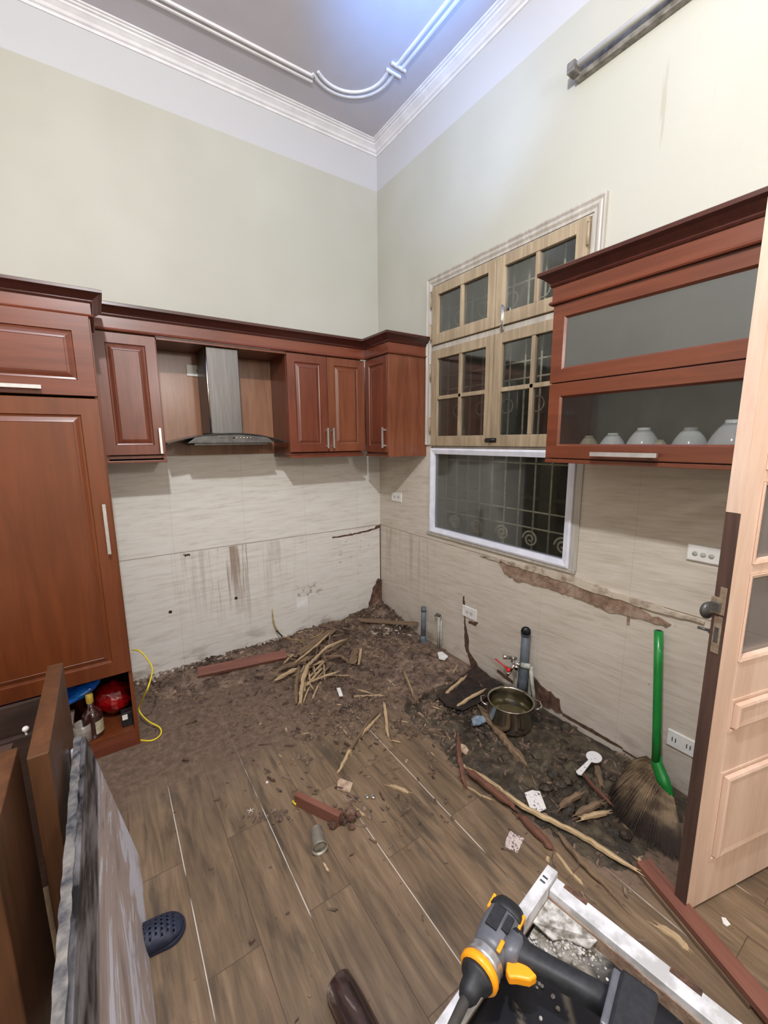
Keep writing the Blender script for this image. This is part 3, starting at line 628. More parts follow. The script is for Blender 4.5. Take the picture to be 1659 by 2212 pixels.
# ------------------------------------------------------------------ range hood
c = thing('range_hood', 'steel chimney range hood with curved smoked glass under the mahogany niche', 'range hood', (-1.4, -.2, 1.64))
m = MB(); m.box(-1.505, -1.305, -.315, -.02, 1.70, ZT-.014); m.build('chimney', M_steel, c, .004)
n = 24; top = []; bot = []
hx0, hx1, hy0, hy1 = -1.768, -1.008, -.40, -.03
def hz(t): return 1.642+.062*(1-(2*t-1)**2)
vs = []; fs = []
for i in range(n+1):
    t = i/n; x = hx0+(hx1-hx0)*t; yf = hy0+.05*(2*t-1)**2
    for y, dz in ((hy1, 0), (yf, 0), (yf, -.006), (hy1, -.006)): vs.append((x, y, hz(t)+dz))
for i in range(n):
    for k in range(4): fs.append((i*4+k, i*4+(k+1) % 4, i*4+4+(k+1) % 4, i*4+4+k))
fs += [(0, 1, 2, 3), (4*n+3, 4*n+2, 4*n+1, 4*n)]
MB().add(vs, fs, False).build('glass_canopy', M_hglass, c)
m = MB(); pts = []
for i in range(17):
    t = .2+.6*i/16; pts.append((hx0+(hx1-hx0)*t, -.385, hz(t)-.008))
pts += [(hx0+(hx1-hx0)*.86, -.385, 1.640), (hx0+(hx1-hx0)*.14, -.385, 1.640)]
m.prism(pts, (0, .34, 0)); body = m.build('control_panel', M_dgrey, c, .002)
for i in range(6): MB().lathe([(0, 0), (.006, 0), (.006, .003), (0, .003)], (-1.385+i*.022, -.3855, 1.672), 12, (0, -1, 0)).build('button', M_chrome if i else M_black, body)
Bx(-1.475, -1.44, -.3865, -.3855, 1.668, 1.675).build('maker_plate', M_print, body)
m = MB(); m.box(-1.62, -1.16, -.37, -.06, 1.628, 1.641); m.build('grease_filter', M_dgrey, c)
MB().tube([(-1.5055, -.3155, 1.705), (-1.5055, -.3155, ZT-.016)], .006, 8).build('corner_highlight_strip', M_chrome, c)  # highlight on the chimney edge, put in as an added chrome strip

# ------------------------------------------------------------------ sockets
def holes(m, pts, fr, s=.004):
    for a, b in pts: m.relief(lambda p, q, r_: fr(a-s/2+p, b-s+q, r_), s, s*2, [(0, .0), (0, .0006)])
def socket(fr, a0, a1, z0, z1, pins, label, t=.009, name='wall_socket', cat='socket'):
    c0 = fr((a0+a1)/2, z0, 0); c = thing(name, label, cat, c0)
    W, H = abs(a1-a0), z1-z0; a0 = min(a0, a1)
    MB().relief(lambda a, b, q: fr(a0+a, z0+b, q), W, H, [(0, .0005), (0, t-.003), (.003, t), (.006, t)]).build('face_plate', M_wplas, c)
    for pa in pins:
        for da in (-.007, .007):
            MB().relief(lambda a, b, q: fr(a0+pa*W+da-.0018+a, (z0+z1)/2-.011+b, q), .0036, .022, [(0, t), (0, t+.0007)]).build('pin_slot', M_black, c)
    return c
socket(FR, -.202, -.345, 1.120, 1.200, (.3, .7), 'small white double socket high on the tiles left of the window')
socket(FR, -1.106, -1.246, .365, .448, (.35, .65), 'white double socket with a long crack running down beneath it')
socket(FR, -2.482, -2.60, .206, .288, (.25, .75), 'white double socket low on the wall behind the green broom')
socket(lambda a, b, c: (a, -.0145-c, b), -1.573, -1.475, 2.09, 2.165, (.75,), 'white socket high on the niche panel left of the hood chimney')
c = thing('switch_plate', 'white switch plate with three round buttons under the glazed cabinet', 'switch', (0, -2.53, 1.12))
MB().relief(lambda a, b, q: FR(-2.615+a, 1.118+b, q), .142, .072, [(0, .0005), (0, .007), (.006, .011), (.012, .011)]).build('face_plate', M_wplas, c)
for y in (-2.505, -2.535, -2.565): MB().lathe([(.0, .0), (.010, 0), (.010, .003), (.006, .004), (0, .004)], (-.011, y, 1.154), 16, (-1, 0, 0)).build('button', M_ppr, c)

# ------------------------------------------------------------------ tube lamp on the wall
c = thing('tube_lamp', 'unlit dusty fluorescent tube lamp high on the right wall', 'lamp', (-.03, -2.5, 3.35))
Bx(-.035, -.001, -3.05, -1.79, 3.35, 3.41).build('housing', M_tube, c, .004)
MB().tube([(-.065, -3.0, 3.385), (-.065, -1.83, 3.385)], .014, 12).build('tube', M_lampglass, c)
for y in (-1.80, -3.03): Bx(-.085, -.03, y-.02, y+.02, 3.362, 3.408).build('end_holder', M_tube, c, .003)

# small block high in the corner above the crown
tag(Bx(-.03, -.002, -.08, -.05, 2.40, 2.44).build('junction_box', M_card), 'tiny brown junction box in the corner just above the crown', 'junction box')

# ------------------------------------------------------------------ pipes
c = thing('drain_pipe', 'short grey drain pipe standing in the dirt near the room corner', 'pipe', (-.055, -.72, 0))
MB().tube([(-.055, -.715, 0), (-.055, -.715, .305)], .020, 16).build('pipe', M_pvc, c)
MB().lathe([(.020, .305), (.022, .305), (.022, .27), (.020, .27)], (-.055, -.715, 0), 16).build('rim', M_pvc, c)
MB().lathe([(.034, 0), (.030, .03), (.022, .06), (.020, .06)], (-.055, -.715, 0), 16).build('collar', M_pvc, c)
c = thing('water_pipe', 'thin pale water pipe with a small tap, right of the short drain pipe', 'pipe', (-.035, -.86, 0))
MB().tube([(-.03, -.875, 0), (-.03, -.875, .27), (-.012, -.872, .28)], .011, 10).build('pipe', M_ppr, c)
m = MB().tube([(-.03, -.850, .285), (-.03, -.885, .285)], .012, 8); m.tube([(-.03, -.857, .285), (-.05, -.845, .275)], .008, 8); m.build('fitting', M_dgrey, c)
MB().tube([(-.028, -.90, 0), (-.028, -.90, .25)], .006, 8).build('hose', M_ppr, c)
c = thing('drain_pipe', 'thick open-ended grey drain pipe standing behind the pot', 'pipe', (-.06, -1.70, 0))
MB().tube([(-.06, -1.70, 0), (-.06, -1.70, .18), (-.055, -1.70, .30), (-.052, -1.698, .47)], [.031, .031, .027, .026], 20).build('pipe', M_pvc, c)
m = MB(); m.tube([(-.052, -1.698, .455), (-.056, -1.700, .485), (-.072, -1.712, .494)], [.028, .029, .029], 20, cap=False)
m.build('open_end', M_pvc, c)
MB().lathe([(0, 0), (.024, 0), (.024, .001), (0, .001)], (-.0725, -1.7125, .494), 20, (-.7, -.55, .1)).build('mouth', M_black, c)
c = thing('tap_cluster', 'pale pipes with chrome angle valves and a red lever beside the thick grey pipe', 'tap', (-.08, -1.66, 0))
MB().tube([(-.05, -1.645, 0), (-.05, -1.645, .255)], .011, 10).build('pipe', M_ppr, c)
MB().tube([(-.055, -1.665, 0), (-.06, -1.665, .20)], .007, 10).build('pipe', M_chrome, c)
MB().tube([(-.04, -1.79, 0), (-.045, -1.755, .17), (-.05, -1.745, .27)], .012, 10).build('pipe', M_ppr, c)
m = MB(); m.tube([(-.055, -1.745, .27), (-.085, -1.70, .272)], .017, 12); m.build('elbow', M_ppr, c)
m = MB(); m.tube([(-.085, -1.70, .272), (-.10, -1.665, .265), (-.09, -1.635, .268)], .011, 10); m.tube([(-.10, -1.665, .265), (-.125, -1.65, .215)], .009, 10)
m.tube([(-.125, -1.65, .215), (-.14, -1.64, .19)], .011, 10); m.tube([(-.10, -1.68, .265), (-.125, -1.695, .255)], .012, 10); m.build('valve', M_chrome, c)
m = MB(); m.tube([(-.08, -1.625, .28), (-.105, -1.60, .285), (-.12, -1.588, .288)], [.011, .013, .017], 12); m.tube([(-.05, -1.63, .27), (-.08, -1.625, .28)], .013, 10); m.build('valve', M_chrome, c)
m = MB(); m.tube([(-.135, -1.645, .235), (-.15, -1.615, .25), (-.16, -1.56, .272)], [.010, .006, .006], 8, flat=.6); m.lathe([(0, 0), (.013, .002), (.013, .012), (0, .014)], (-.135, -1.648, .228), 12, (-.5, -.2, .3)); m.build('lever', M_red, c)

# ------------------------------------------------------------------ dirt and mud
def hash2(i, j, s=0):
    return (math.sin(i*127.1+j*311.7+s*74.7)*43758.5453) % 1
def vn(x, y, s=0):
    i, j = math.floor(x), math.floor(y); fx, fy = x-i, y-j; fx = fx*fx*(3-2*fx); fy = fy*fy*(3-2*fy)
    a = hash2(i, j, s); b = hash2(i+1, j, s); c_ = hash2(i, j+1, s); d_ = hash2(i+1, j+1, s)
    return a+(b-a)*fx+(c_-a)*fy+(a-b-c_+d_)*fx*fy
def fbm(x, y, s=0, o=4):
    t = 0; am = .5; q = 0
    for k in range(o): t += vn(x*2**k, y*2**k, s+k)*am; q += am; am *= .55
    return t/q
def smooth(e0, e1, x): t = min(1, max(0, (x-e0)/(e1-e0))); return t*t*(3-2*t)
def hd(x, y):        # dry dirt height
    dl, dr = -y, -x
    r = math.hypot(x, y)
    a = .125*math.exp(-(r/.23)**2)                                        # cone in the corner
    b = .055*math.exp(-((x+.62)/.5)**2-((y+.30)/.24)**2)                  # heap under the sticks
    e = .028*smooth(-2.1, -1.5, x)*math.exp(-((dl-.22)/.20)**2)+.012*smooth(-.55, -.05, y)*smooth(-2.05, -1.9, x)
    g = .020*math.exp(-((x+.28)/.40)**2-((y+.70)/.55)**2)
    m_ = a+b+e+g
    k = fbm(x*9, y*9, 1); k2 = fbm(x*34, y*34, 7, 3)
    return m_*(.45+1.1*k)+(k2-.5)*.022*min(1, m_/.02)-.0075
def hm(x, y):        # wet mud height
    e = smooth(-.74, -.52, x+.10*(fbm(y*5, 3, 5)-.5)+.10*smooth(-2.6, -2.0, y))*smooth(-2.78, -2.45, y)*smooth(-1.22, -1.36, y-.10*(fbm(x*6, 8, 6)-.5)-.2*x*0)
    k = fbm(x*11, y*11, 11); k2 = fbm(x*36, y*36, 15, 3)
    return e*(.010+.022*k+(k2-.5)*.016)-.006-.006*(1-e)
def field(name, fn, mat, x0, x1, y0, y1, st, label):
    nx, ny = int((x1-x0)/st), int((y1-y0)/st); idx = {}; vs = []; fs = []
    H = [[fn(x0+i*st, y0+j*st) for j in range(ny+1)] for i in range(nx+1)]
    for i in range(nx):
        for j in range(ny):
            q = [(i, j), (i+1, j), (i+1, j+1), (i, j+1)]
            if max(H[a][b] for a, b in q) < .0006: continue
            f = []
            for a, b in q:
                if (a, b) not in idx: idx[(a, b)] = len(vs); vs.append((x0+a*st, y0+b*st, max(H[a][b], -.004)))
                f.append(idx[(a, b)])
            fs.append(f)
    tag(MB().add(vs, fs, True).build(name, mat, origin=((x0+x1)/2, (y0+y1)/2, 0)), label, 'dirt', kind='stuff')
field('dry_dirt', hd, M_dirt, -2.08, -.002, -1.45, -.002, .0125, 'dry brown dirt heaped along the walls and in the room corner')
field('wet_mud', hm, M_mud, -.85, -.002, -2.8, -1.2, .0125, 'dark wet mud on the floor along the right wall around the pot')
def ground(x, y): return max(0., hd(x, y) if y > -1.45 else 0., hm(x, y) if (x > -.85 and y < -1.2) else 0.)

# countless small chips
def chips(name, n, dens, mat, label, seed, smin, smax, thin=.25):
    rnd = random.Random(seed); m = MB(); k = 0
    while k < n:
        x = rnd.uniform(-2.08, -.01); y = rnd.uniform(-2.75, -.01)
        if rnd.random() > dens(x, y): continue
        k += 1; s_ = rnd.uniform(smin, smax); a = rnd.uniform(0, PI); l = s_*rnd.uniform(1, 3.2); w_ = s_*rnd.uniform(.3, .9); h = s_*thin*rnd.uniform(.5, 1.6)
        z = ground(x, y)+h*.4; c_, si = math.cos(a), math.sin(a); ti = rnd.uniform(-.5, .5)*.4
        P = [(-l, -w_*.6), (l*.7, -w_), (l, w_*.3), (-l*.5, w_)]
        top = [(x+c_*p-si*q, y+si*p+c_*q, max(.001, z+h+ti*p)) for p, q in [(p*.9, q*.85) for p, q in P]]
        bot = [(x+c_*p-si*q, y+si*p+c_*q, max(.0002, z-h+ti*p)) for p, q in P]
        m.add(bot+top, [(0, 1, 2, 3), (4, 5, 6, 7), (0, 1, 5, 4), (1, 2, 6, 5), (2, 3, 7, 6), (3, 0, 4, 7)])
    tag(m.build(name, mat, origin=(-1, -1, 0)), label, 'debris', kind='stuff')
def dens_d(x, y):
    a = math.exp(-((x+.65)/.42)**2-((y+.42)/.30)**2)+.8*math.exp(-(math.hypot(x, y)/.3)**2)+.55*math.exp(-(y/.32)**2)*smooth(-2.1, -1.9, x)
    b = .25*math.exp(-((x+.8)/.5)**2-((y+1.1)/.5)**2)+.05*smooth(-1.0, -.4, x)*smooth(-2.8, -2.4, y)
    return min(1, a+b+.003)*(.25+.9*(fbm(x*6, y*6, 3) > .48))
chips('dirt_crumbs', 6500, dens_d, M_dirt, 'loose brown crumbs of dirt scattered over the floor', 2, .003, .010, .6)
chips('dark_crumbs', 1300, dens_d, M_clod, 'small dark clods of earth scattered in the dirt', 3, .004, .013, .7)
chips('wood_chips', 900, dens_d, M_splintd, 'tiny brown wood chips scattered in the dirt', 4, .004, .012, .2)
chips('pale_wood_chips', 220, dens_d, M_splint, 'tiny pale wood chips scattered in the dirt', 5, .003, .011, .2)
chips('plaster_flakes', 60, lambda x, y: math.exp(-((x+.18)/.16)**2-((y+.45)/.12)**2), M_wplas, 'white plaster flakes lying on the dirt near the corner', 6, .004, .012, .2)
chips('plaster_bits', 70, lambda x, y: dens_d(x, y)*.8, M_card, 'small grey plaster bits scattered over the dirt', 8, .004, .010, .5)
# clods pushed against the post and in the middle of the floor
rnd = random.Random(9); m = MB()
def clod(m, x, y, z, s_, rnd):
    m.lathe([(0, -s_*.4), (s_*rnd.uniform(.8, 1.1), -s_*.2), (s_*rnd.uniform(.7, 1.), s_*.25), (s_*.45, s_*.6), (0, s_*.7)], (x, y, z+s_*.4), 7, (rnd.uniform(-.4, .4), rnd.uniform(-.4, .4), 1), False)
for (u, v, su, sv, n_) in ((590, 1762, 30, 10, 26), (745, 1765, 22, 12, 34), (650, 1640, 22, 8, 12), (700, 1590, 25, 16, 22), (690, 1540, 30, 20, 20)):
    for i in range(n_):
        p = fl(u+rnd.gauss(0, su), v+rnd.gauss(0, sv)); clod(m, p.x, p.y, 0, rnd.uniform(.004, .013), rnd)
for i in range(700):
    x = rnd.uniform(-2.0, -.05); y = -abs(rnd.gauss(0, .42))-.05
    if y < -1.5 or fbm(x*4, y*4, 21) < .42 or (x < -1.2 and y < -.85): continue
    clod(m, x, y, ground(x, y)-.004, rnd.uniform(.004, .013), rnd)
tag(m.build('earth_clods', M_dirt, origin=(-1.3, -1.5, 0)), 'small clumps of earth lying on the open floor', 'dirt', kind='stuff')
rnd = random.Random(19); m = MB()
for i in range(70):
    p = Vector((rnd.gauss(-.36, .12), rnd.gauss(-2.25, .18), 0)); clod(m, min(p.x, -.06), p.y, ground(p.x, p.y)-.010, rnd.uniform(.012, .042), rnd)
for i in range(40):
    p = Vector((rnd.uniform(-.62, -.1), rnd.uniform(-2.1, -1.5), 0)); clod(m, p.x, p.y, ground(p.x, p.y)-.006, rnd.uniform(.008, .022), rnd)
tag(m.build('mud_clods', M_mud, origin=(-.3, -2, 0)), 'lumps of wet mud on the floor below the right wall', 'mud', kind='stuff')

# ------------------------------------------------------------------ splinters and boards
SL = 'wood splinters and sticks lying in the debris'
def stick(pts, w_, h, seed, mat, label, name='wood_splinter', cat='splinter', group=SL, lift=.0, jag=.45, z=None):
    rnd = random.Random(seed); P = []
    for i in range(len(pts)-1):
        a, b = Vector(pts[i]), Vector(pts[i+1]); k = max(4, int((b-a).length/.022))
        P += [a+(b-a)*j/k for j in range(k)]
    P.append(Vector(pts[-1])); n = len(P); m = MB(); vs = []
    for i, p in enumerate(P):
        t = i/(n-1); d = (P[min(i+1, n-1)]-P[max(i-1, 0)]).normalized(); s_ = d.cross(Vector((0, 0, 1))).normalized(); u = s_.cross(d)
        e = min(1, .45+t*4.5, .45+(1-t)*4.5)
        ww = w_*e*(1+rnd.uniform(-jag, jag)*.5); hh = h*e*(1+rnd.uniform(-jag, jag)*.5); so = s_*rnd.uniform(-1, 1)*w_*jag*.25
        for a_, b_ in ((-.5, -.5), (.5, -.4), (.42, .5), (-.05, .62), (-.5, .4)): vs.append(p+so+s_*ww*a_+u*hh*(b_+.5)+Vector((0, 0, lift)))
    k = 5; fs = [(i*k+j, i*k+(j+1) % k, (i+1)*k+(j+1) % k, (i+1)*k+j) for i in range(n-1) for j in range(k)]+[tuple(range(k)), tuple((n-1)*k+j for j in range(k))]
    m.add(vs, fs)
    for e_, p, q in ((0, P[0], P[0]-P[1]), (1, P[-1], P[-1]-P[-2])):   # frayed fibres at both ends
        q.normalize(); s_ = q.cross(Vector((0, 0, 1))).normalized()
        for j in range(3):
            o_ = s_*rnd.uniform(-.35, .35)*w_; L = rnd.uniform(.01, .035)
            m.tube([p-q*.01+o_+Vector((0, 0, h*.4+lift)), p+q*L+o_*1.4+Vector((0, 0, h*.4+lift))], [w_*.12, w_*.02], 4, smooth=False)
    # object axes follow the stick, so the grain does too
    a, b = P[0], P[-1]; X = (b-a).normalized(); Y = Vector((0, 0, 1)).cross(X).normalized(); Z = X.cross(Y)
    Rm = Matrix((X, Y, Z)).transposed(); c0 = (a+b)/2
    m.v = [Rm.transposed() @ (v_-c0) for v_ in m.v]
    o = m.build(name, mat, origin=(0, 0, 0)); o.matrix_world = Matrix.Translation(c0) @ Rm.to_4x4()
    return tag(o, label, cat, group)
def pp3(*uvz): return [fl(u, v, z) for u, v, z in uvz]
ST = M_splint; SD = M_splintd; SR = M_splintr
stick(pp3((645, 1415, .07), (700, 1375, .10), (722, 1362, .11)), .060, .014, 1, SD, 'broad flat brown plank end leaning up out of the dirt heap', jag=.2)
stick(pp3((665, 1440, .09), (705, 1400, .11), (745, 1382, .10)), .016, .012, 2, ST, 'long pale splinter across the top of the stick heap', jag=.5)
stick(pp3((600, 1448, .05), (660, 1425, .08), (672, 1420, .08)), .030, .016, 3, SD, 'short thick stick pointing left from the stick heap')
stick(pp3((596, 1470, .035), (640, 1445, .06)), .026, .014, 4, ST, 'pale tapered stick sloping down left of the heap')
stick(pp3((648, 1520, .02), (655, 1470, .06), (668, 1432, .09)), .024, .016, 5, ST, 'pale stick standing out towards the room from the heap')
stick(pp3((640, 1520, .015), (640, 1480, .03), (646, 1440, .07)), .022, .014, 6, SD, 'dark stick beside the pale one at the front of the heap')
stick(pp3((618, 1420, .05), (650, 1432, .06), (672, 1440, .06)), .012, .010, 7, SD, 'thin dark splinter crossing low at the left of the heap')
stick(pp3((700, 1420, .08), (735, 1418, .06), (752, 1430, .04)), .020, .012, 8, SD, 'bent splinter curving down at the right of the heap')
stick(pp3((762, 1435, .02), (768, 1400, .03)), .050, .012, 9, SD, 'short upright board stub right of the heap')
stick(pp3((775, 1436, .022), (780, 1402, .03)), .018, .014, 10, ST, 'pale strip beside the short board stub')
stick(pp3((690, 1460, .012), (755, 1460, .012)), .008, .006, 11, ST, 'thin pale stick lying straight across in front of the heap')
stick(pp3((655, 1518, .01), (668, 1485, .02)), .010, .008, 12, ST, 'small pale splinter left of the tiny white strip')
stick(pp3((675, 1510, .01), (688, 1480, .02)), .012, .008, 13, ST, 'small pale splinter just left of the white strip of card')
stick(pp3((640, 1430, .10), (690, 1390, .12), (712, 1368, .12)), .012, .010, 14, ST, 'thin light splinter lying along the broad plank end')
stick(pp3((700, 1412, .09), (725, 1400, .08), (755, 1378, .07)), .014, .010, 15, SD, 'thin brown splinter pointing right from the top of the heap')
stick(pp3((740, 1365, .09), (690, 1350, .10)), .014, .010, 16, SD, 'brown splinter against the wall behind the heap')
stick(pp3((765, 1505, 0), (828, 1503, 0)), .012, .008, 17, ST, 'thin pale stick lying level right of the white strip')
stick(pp3((822, 1410, .0), (848, 1408, .0)), .010, .008, 18, ST, 'short pale chip right of the board stub')
stick(pp3((732, 1668, 0), (765, 1605, .005), (822, 1545, .015)), .016, .012, 21, ST, 'long pale stick pointing to the room from the middle debris')
stick(pp3((745, 1640, 0), (790, 1570, .02), (815, 1540, .02)), .014, .012, 22, SD, 'brown stick lying alongside the long pale one')
stick(pp3((838, 1590, 0), (830, 1520, .01)), .018, .010, 23, ST, 'pale stick pointing away, right of the crossed pair')
stick(pp3((850, 1605, 0), (836, 1555, .0)), .010, .008, 24, SD, 'thin dark splinter under the pale stick on the middle floor')
stick(pp3((848, 1556, 0), (884, 1561, 0)), .006, .005, 25, ST, 'very thin pale twig alone right of the middle debris')
stick(pp3((872, 1450, .02), (886, 1490, .01), (903, 1522, 0)), .020, .010, 26, SD, 'brown stick lying alone between the heap and the dark hole')
stick(pp3((875, 1455, .03), (893, 1500, .012)), .008, .006, 27, ST, 'pale strand on top of the lone brown stick')
stick(pp3((943, 1518, .01), (975, 1490, .03), (1006, 1462, .04)), .020, .012, 28, ST, 'pale stick leaning over the upper edge of the dark hole')
stick(pp3((980, 1535, .015), (1010, 1512, .04), (1046, 1492, .06)), .018, .012, 29, ST, 'pale stick leaning towards the left handle of the pot')
stick(pp3((1036, 1528, .05), (1070, 1575, .03), (1105, 1620, .02), (1138, 1655, .015)), .034, .018, 30, SD, 'long grey-brown stick lying from the pot towards the room')
stick(pp3((842, 1697, 0), (882, 1713, 0)), .018, .008, 31, ST, 'short pale chip alone in the middle of the floor')
stick(pp3((770, 1748, 0), (786, 1762, 0)), .012, .006, 32, ST, 'tiny pale chip right of the red wood end')
stick(pp3((1420, 2000, 0), (1455, 2020, 0), (1487, 2052, 0)), .022, .006, 33, ST, 'flat pale splinter between the white frame and the red board')
tag(MB().prism([fl(u, v, .001) for u, v in ((1558, 1982), (1567, 1984), (1578, 1998), (1570, 2002), (1562, 1996))], (0, 0, .003)).build('plastic_scrap', M_wplas), 'small white scrap on the floor below the open door', 'scrap')
stick(pp3((1000, 1655, .01), (1070, 1700, .02), (1130, 1745, .03), (1250, 1805, .02), (1375, 1882, .02)), .020, .014, 35, ST, 'very long pale splinter running from the mud to the red board', jag=.4)
stick(pp3((990, 1592, .02), (992, 1640, .03), (1005, 1700, .01)), .022, .010, 36, SR, 'red-brown splinter pointing away at the far end of the long splinter')
stick(pp3((1010, 1665, .03), (1060, 1705, .035), (1110, 1745, .03)), .030, .014, 37, SR, 'red-brown strip lying over the start of the long pale splinter')
stick(pp3((1120, 1760, .01), (1160, 1800, .015), (1192, 1835, .01)), .034, .012, 38, SR, 'red-brown strip below the speckled white card')
stick(pp3((1195, 1838, .0), (1235, 1890, .0), (1258, 1912, 0)), .014, .010, 39, ST, 'pale thin splinter pointing at the white frame corner')
stick(pp3((1205, 1800, .01), (1245, 1850, .02), (1290, 1895, .01), (1345, 1955, 0)), .022, .010, 40, SD, 'long brown splinter left of the red board end')
stick(pp3((1245, 1655, .03), (1280, 1700, .03), (1320, 1738, .03)), .016, .012, 41, SR, 'straight brown stick below the white rice paddle', jag=.2)
stick(pp3((1210, 1745, .03), (1255, 1715, .04)), .026, .018, 42, SD, 'short chunk of brown wood in the mud nearer the pot')
stick(pp3((1245, 1762, .03), (1300, 1735, .04)), .026, .016, 43, SD, 'short chunk of brown wood in the mud beside the broom')
stick(pp3((1255, 1770, .03), (1315, 1755, .03)), .022, .012, 44, ST, 'pale chunk of wood lowest in the mud beside the broom')
stick(pp3((1285, 1650, .02), (1300, 1700, .02)), .030, .014, 45, SD, 'muddy wood chunk between the rice paddle and the broom')
stick(pp3((1010, 1700, 0), (1040, 1720, 0), (1062, 1728, 0)), .008, .006, 46, ST, 'thin pale twig left of the long splinter')
stick(pp3((925, 1395, .01), (880, 1408, .01)), .010, .008, 47, SD, 'small stick lying left of the short drain pipe foot')
stick(pp3((1375, 1855, .02), (1395, 1875, .03)), .014, .01, 48, ST, 'frayed pale splinter at the broken end of the red board')
HL = 'sticks jumbled together in the heap by the left wall'
rnd = random.Random(31)
for q in range(22):
    u, v = rnd.gauss(672, 30), rnd.gauss(1432, 28); p = fl(u, v, .03); a = rnd.gauss(1.0, .55); L = rnd.uniform(.10, .26); zz = ground(p.x, p.y)+rnd.uniform(.004, .030); dz = rnd.uniform(-.015, .03)
    e1 = Vector((math.cos(a)*L/2, math.sin(a)*L/2, dz)); c0 = Vector((p.x, p.y, zz+.01))
    if c0.y+e1.y > -.02: c0.y = -.03-e1.y
    stick([c0-e1, c0+e1*.2+Vector((0, 0, rnd.uniform(0, .01))), c0+e1], rnd.uniform(.008, .022), rnd.uniform(.005, .012), 300+q, rnd.choice((SD, ST, ST)), 'split wooden stick jumbled in the stick heap by the left wall', group=HL, jag=.3)
rnd = random.Random(77); k = 0
while k < 46:
    x, y = rnd.uniform(-1.3, -.05), rnd.uniform(-1.6, -.08)
    if rnd.random() > dens_d(x, y)*1.2: continue
    a = rnd.uniform(0, PI); L = rnd.uniform(.03, .11); z = ground(x, y); mt = rnd.choice((SD, SD, ST))
    place = 'near the room corner' if math.hypot(x, y) < .4 else 'below the left tiled wall' if y > -.5 else 'towards the dark pit and pot' if x > -.6 else 'on the dusty middle floor'
    stick([(x-math.cos(a)*L/2, y-math.sin(a)*L/2, z+rnd.uniform(-.002, .01)), (x+math.cos(a)*L/2, y+math.sin(a)*L/2, z+rnd.uniform(0, .012))], rnd.uniform(.004, .012), rnd.uniform(.003, .007), 100+k,
          mt, ('pale' if mt is ST else 'dark brown')+(' tiny' if L < .06 else ' short')+' loose wood splinter lying '+place, group='small loose '+('pale' if mt is ST else 'dark')+(' tiny' if L < .06 else ' short')+' splinters '+place); k += 1
def board(a, b, w_, h, mat, label, z=0., name='wooden_board', cat='board', bevel=.002, tilt=0., group=None):
    a, b = Vector(a), Vector(b); X = (b-a).normalized(); Y = Vector((0, 0, 1)).cross(X).normalized(); Z = X.cross(Y)
    L = (b-a).length; m = Bx(-L/2, L/2, -w_/2, w_/2, 0, h); o = m.build(name, mat, origin=(0, 0, 0), bevel=bevel)
    o.matrix_world = Matrix.Translation((a+b)/2+Vector((0, 0, z))) @ (Matrix((X, Y, Z)).transposed().to_4x4()) @ Matrix.Rotation(tilt, 4, 'X')
    return tag(o, label, cat, group)
board(fl(428, 1462, .02), fl(618, 1422, .03), .07, .03, M_redboard, 'red-brown board lying in the dirt along the white tiled wall', z=.02, tilt=.45)
board(fl(1388, 1868, .02), fl(1700, 2238, .02), .060, .024, M_redboard, 'long red-brown board lying past the foot of the open door')
board(fl(1370, 1880), fl(1620, 2180), .012, .018, M_splintd, 'thin splintered strip lying along the left edge of the long red board', name='wood_strip', cat='splinter')
board((-.02, -.60, .10), (-.37, -.22, .085), .05, .014, M_splintd, 'brown slat lying across the corner dirt cone to the short pipe', bevel=.001)
# broken wood end with earth on it
a, b = fl(640, 1735, .0), fl(735, 1782, .0)
board(a, b, .028, .055, M_redboard, 'broken red-brown wood end lying by the tin cup on the open floor', name='wood_offcut')
tag(MB().tube([fl(632, 1731, .012), fl(640, 1737, .012)], .006, 8).build('yellow_plug', M_yel), 'tiny yellow plug at the tip of the red wood end', 'plug')
m = MB(); rnd = random.Random(4); cpt = fl(748, 1775)
for i in range(40): clod(m, cpt.x+rnd.gauss(0, .028), cpt.y+rnd.gauss(0, .016), rnd.uniform(0, .03), rnd.uniform(.010, .02), rnd)
tag(m.build('earth_lump', M_hole), 'crumbly lump of earth stuck to the red wood end', 'dirt', kind='stuff')

# hole in the floor by the wall: dark pit with rough rim
P = px(lambda u, v: fl(u, v)+Vector((0, 0, .022)), [(942, 1515), (990, 1480), (1028, 1448), (1062, 1478), (1075, 1500), (1040, 1530), (1000, 1550), (965, 1540)])
m = MB(); n = len(P); cc = sum(P, Vector())/n
for ring in range(4): pass
vs = [p+Vector((0, 0, .024)) for p in P]+[cc+(p-cc)*.88+Vector((0, 0, .012)) for p in P]+[cc+(p-cc)*.45+Vector((0, 0, .010)) for p in P]+[cc+Vector((0, 0, .014))]
m.add(vs, [(i, (i+1) % n, n+(i+1) % n, n+i) for i in range(n)]+[(n+i, n+(i+1) % n, 2*n+(i+1) % n, 2*n+i) for i in range(n)]+[(2*n+i, 2*n+(i+1) % n, 3*n) for i in range(n)])
M_pit = dirtmat('dark_wet_earth', srgb(22, 14, 10), srgb(40, 27, 20), srgb(60, 42, 32), .7)
rnd = random.Random(14)
for i in range(170):
    a_ = P[i % n].lerp(P[(i+1) % n], rnd.random()); q = cc+(a_-cc)*(rnd.uniform(.93, 1.05) if i < 110 else rnd.uniform(.1, .9)); clod(m, min(q.x, -.02), q.y, .026 if i < 110 else .028, rnd.uniform(.004, .012), rnd)
tag(m.build('dark_earth_pit', M_pit), 'nearly black hollow of rotten earth left of the pot', 'dirt', kind='stuff')

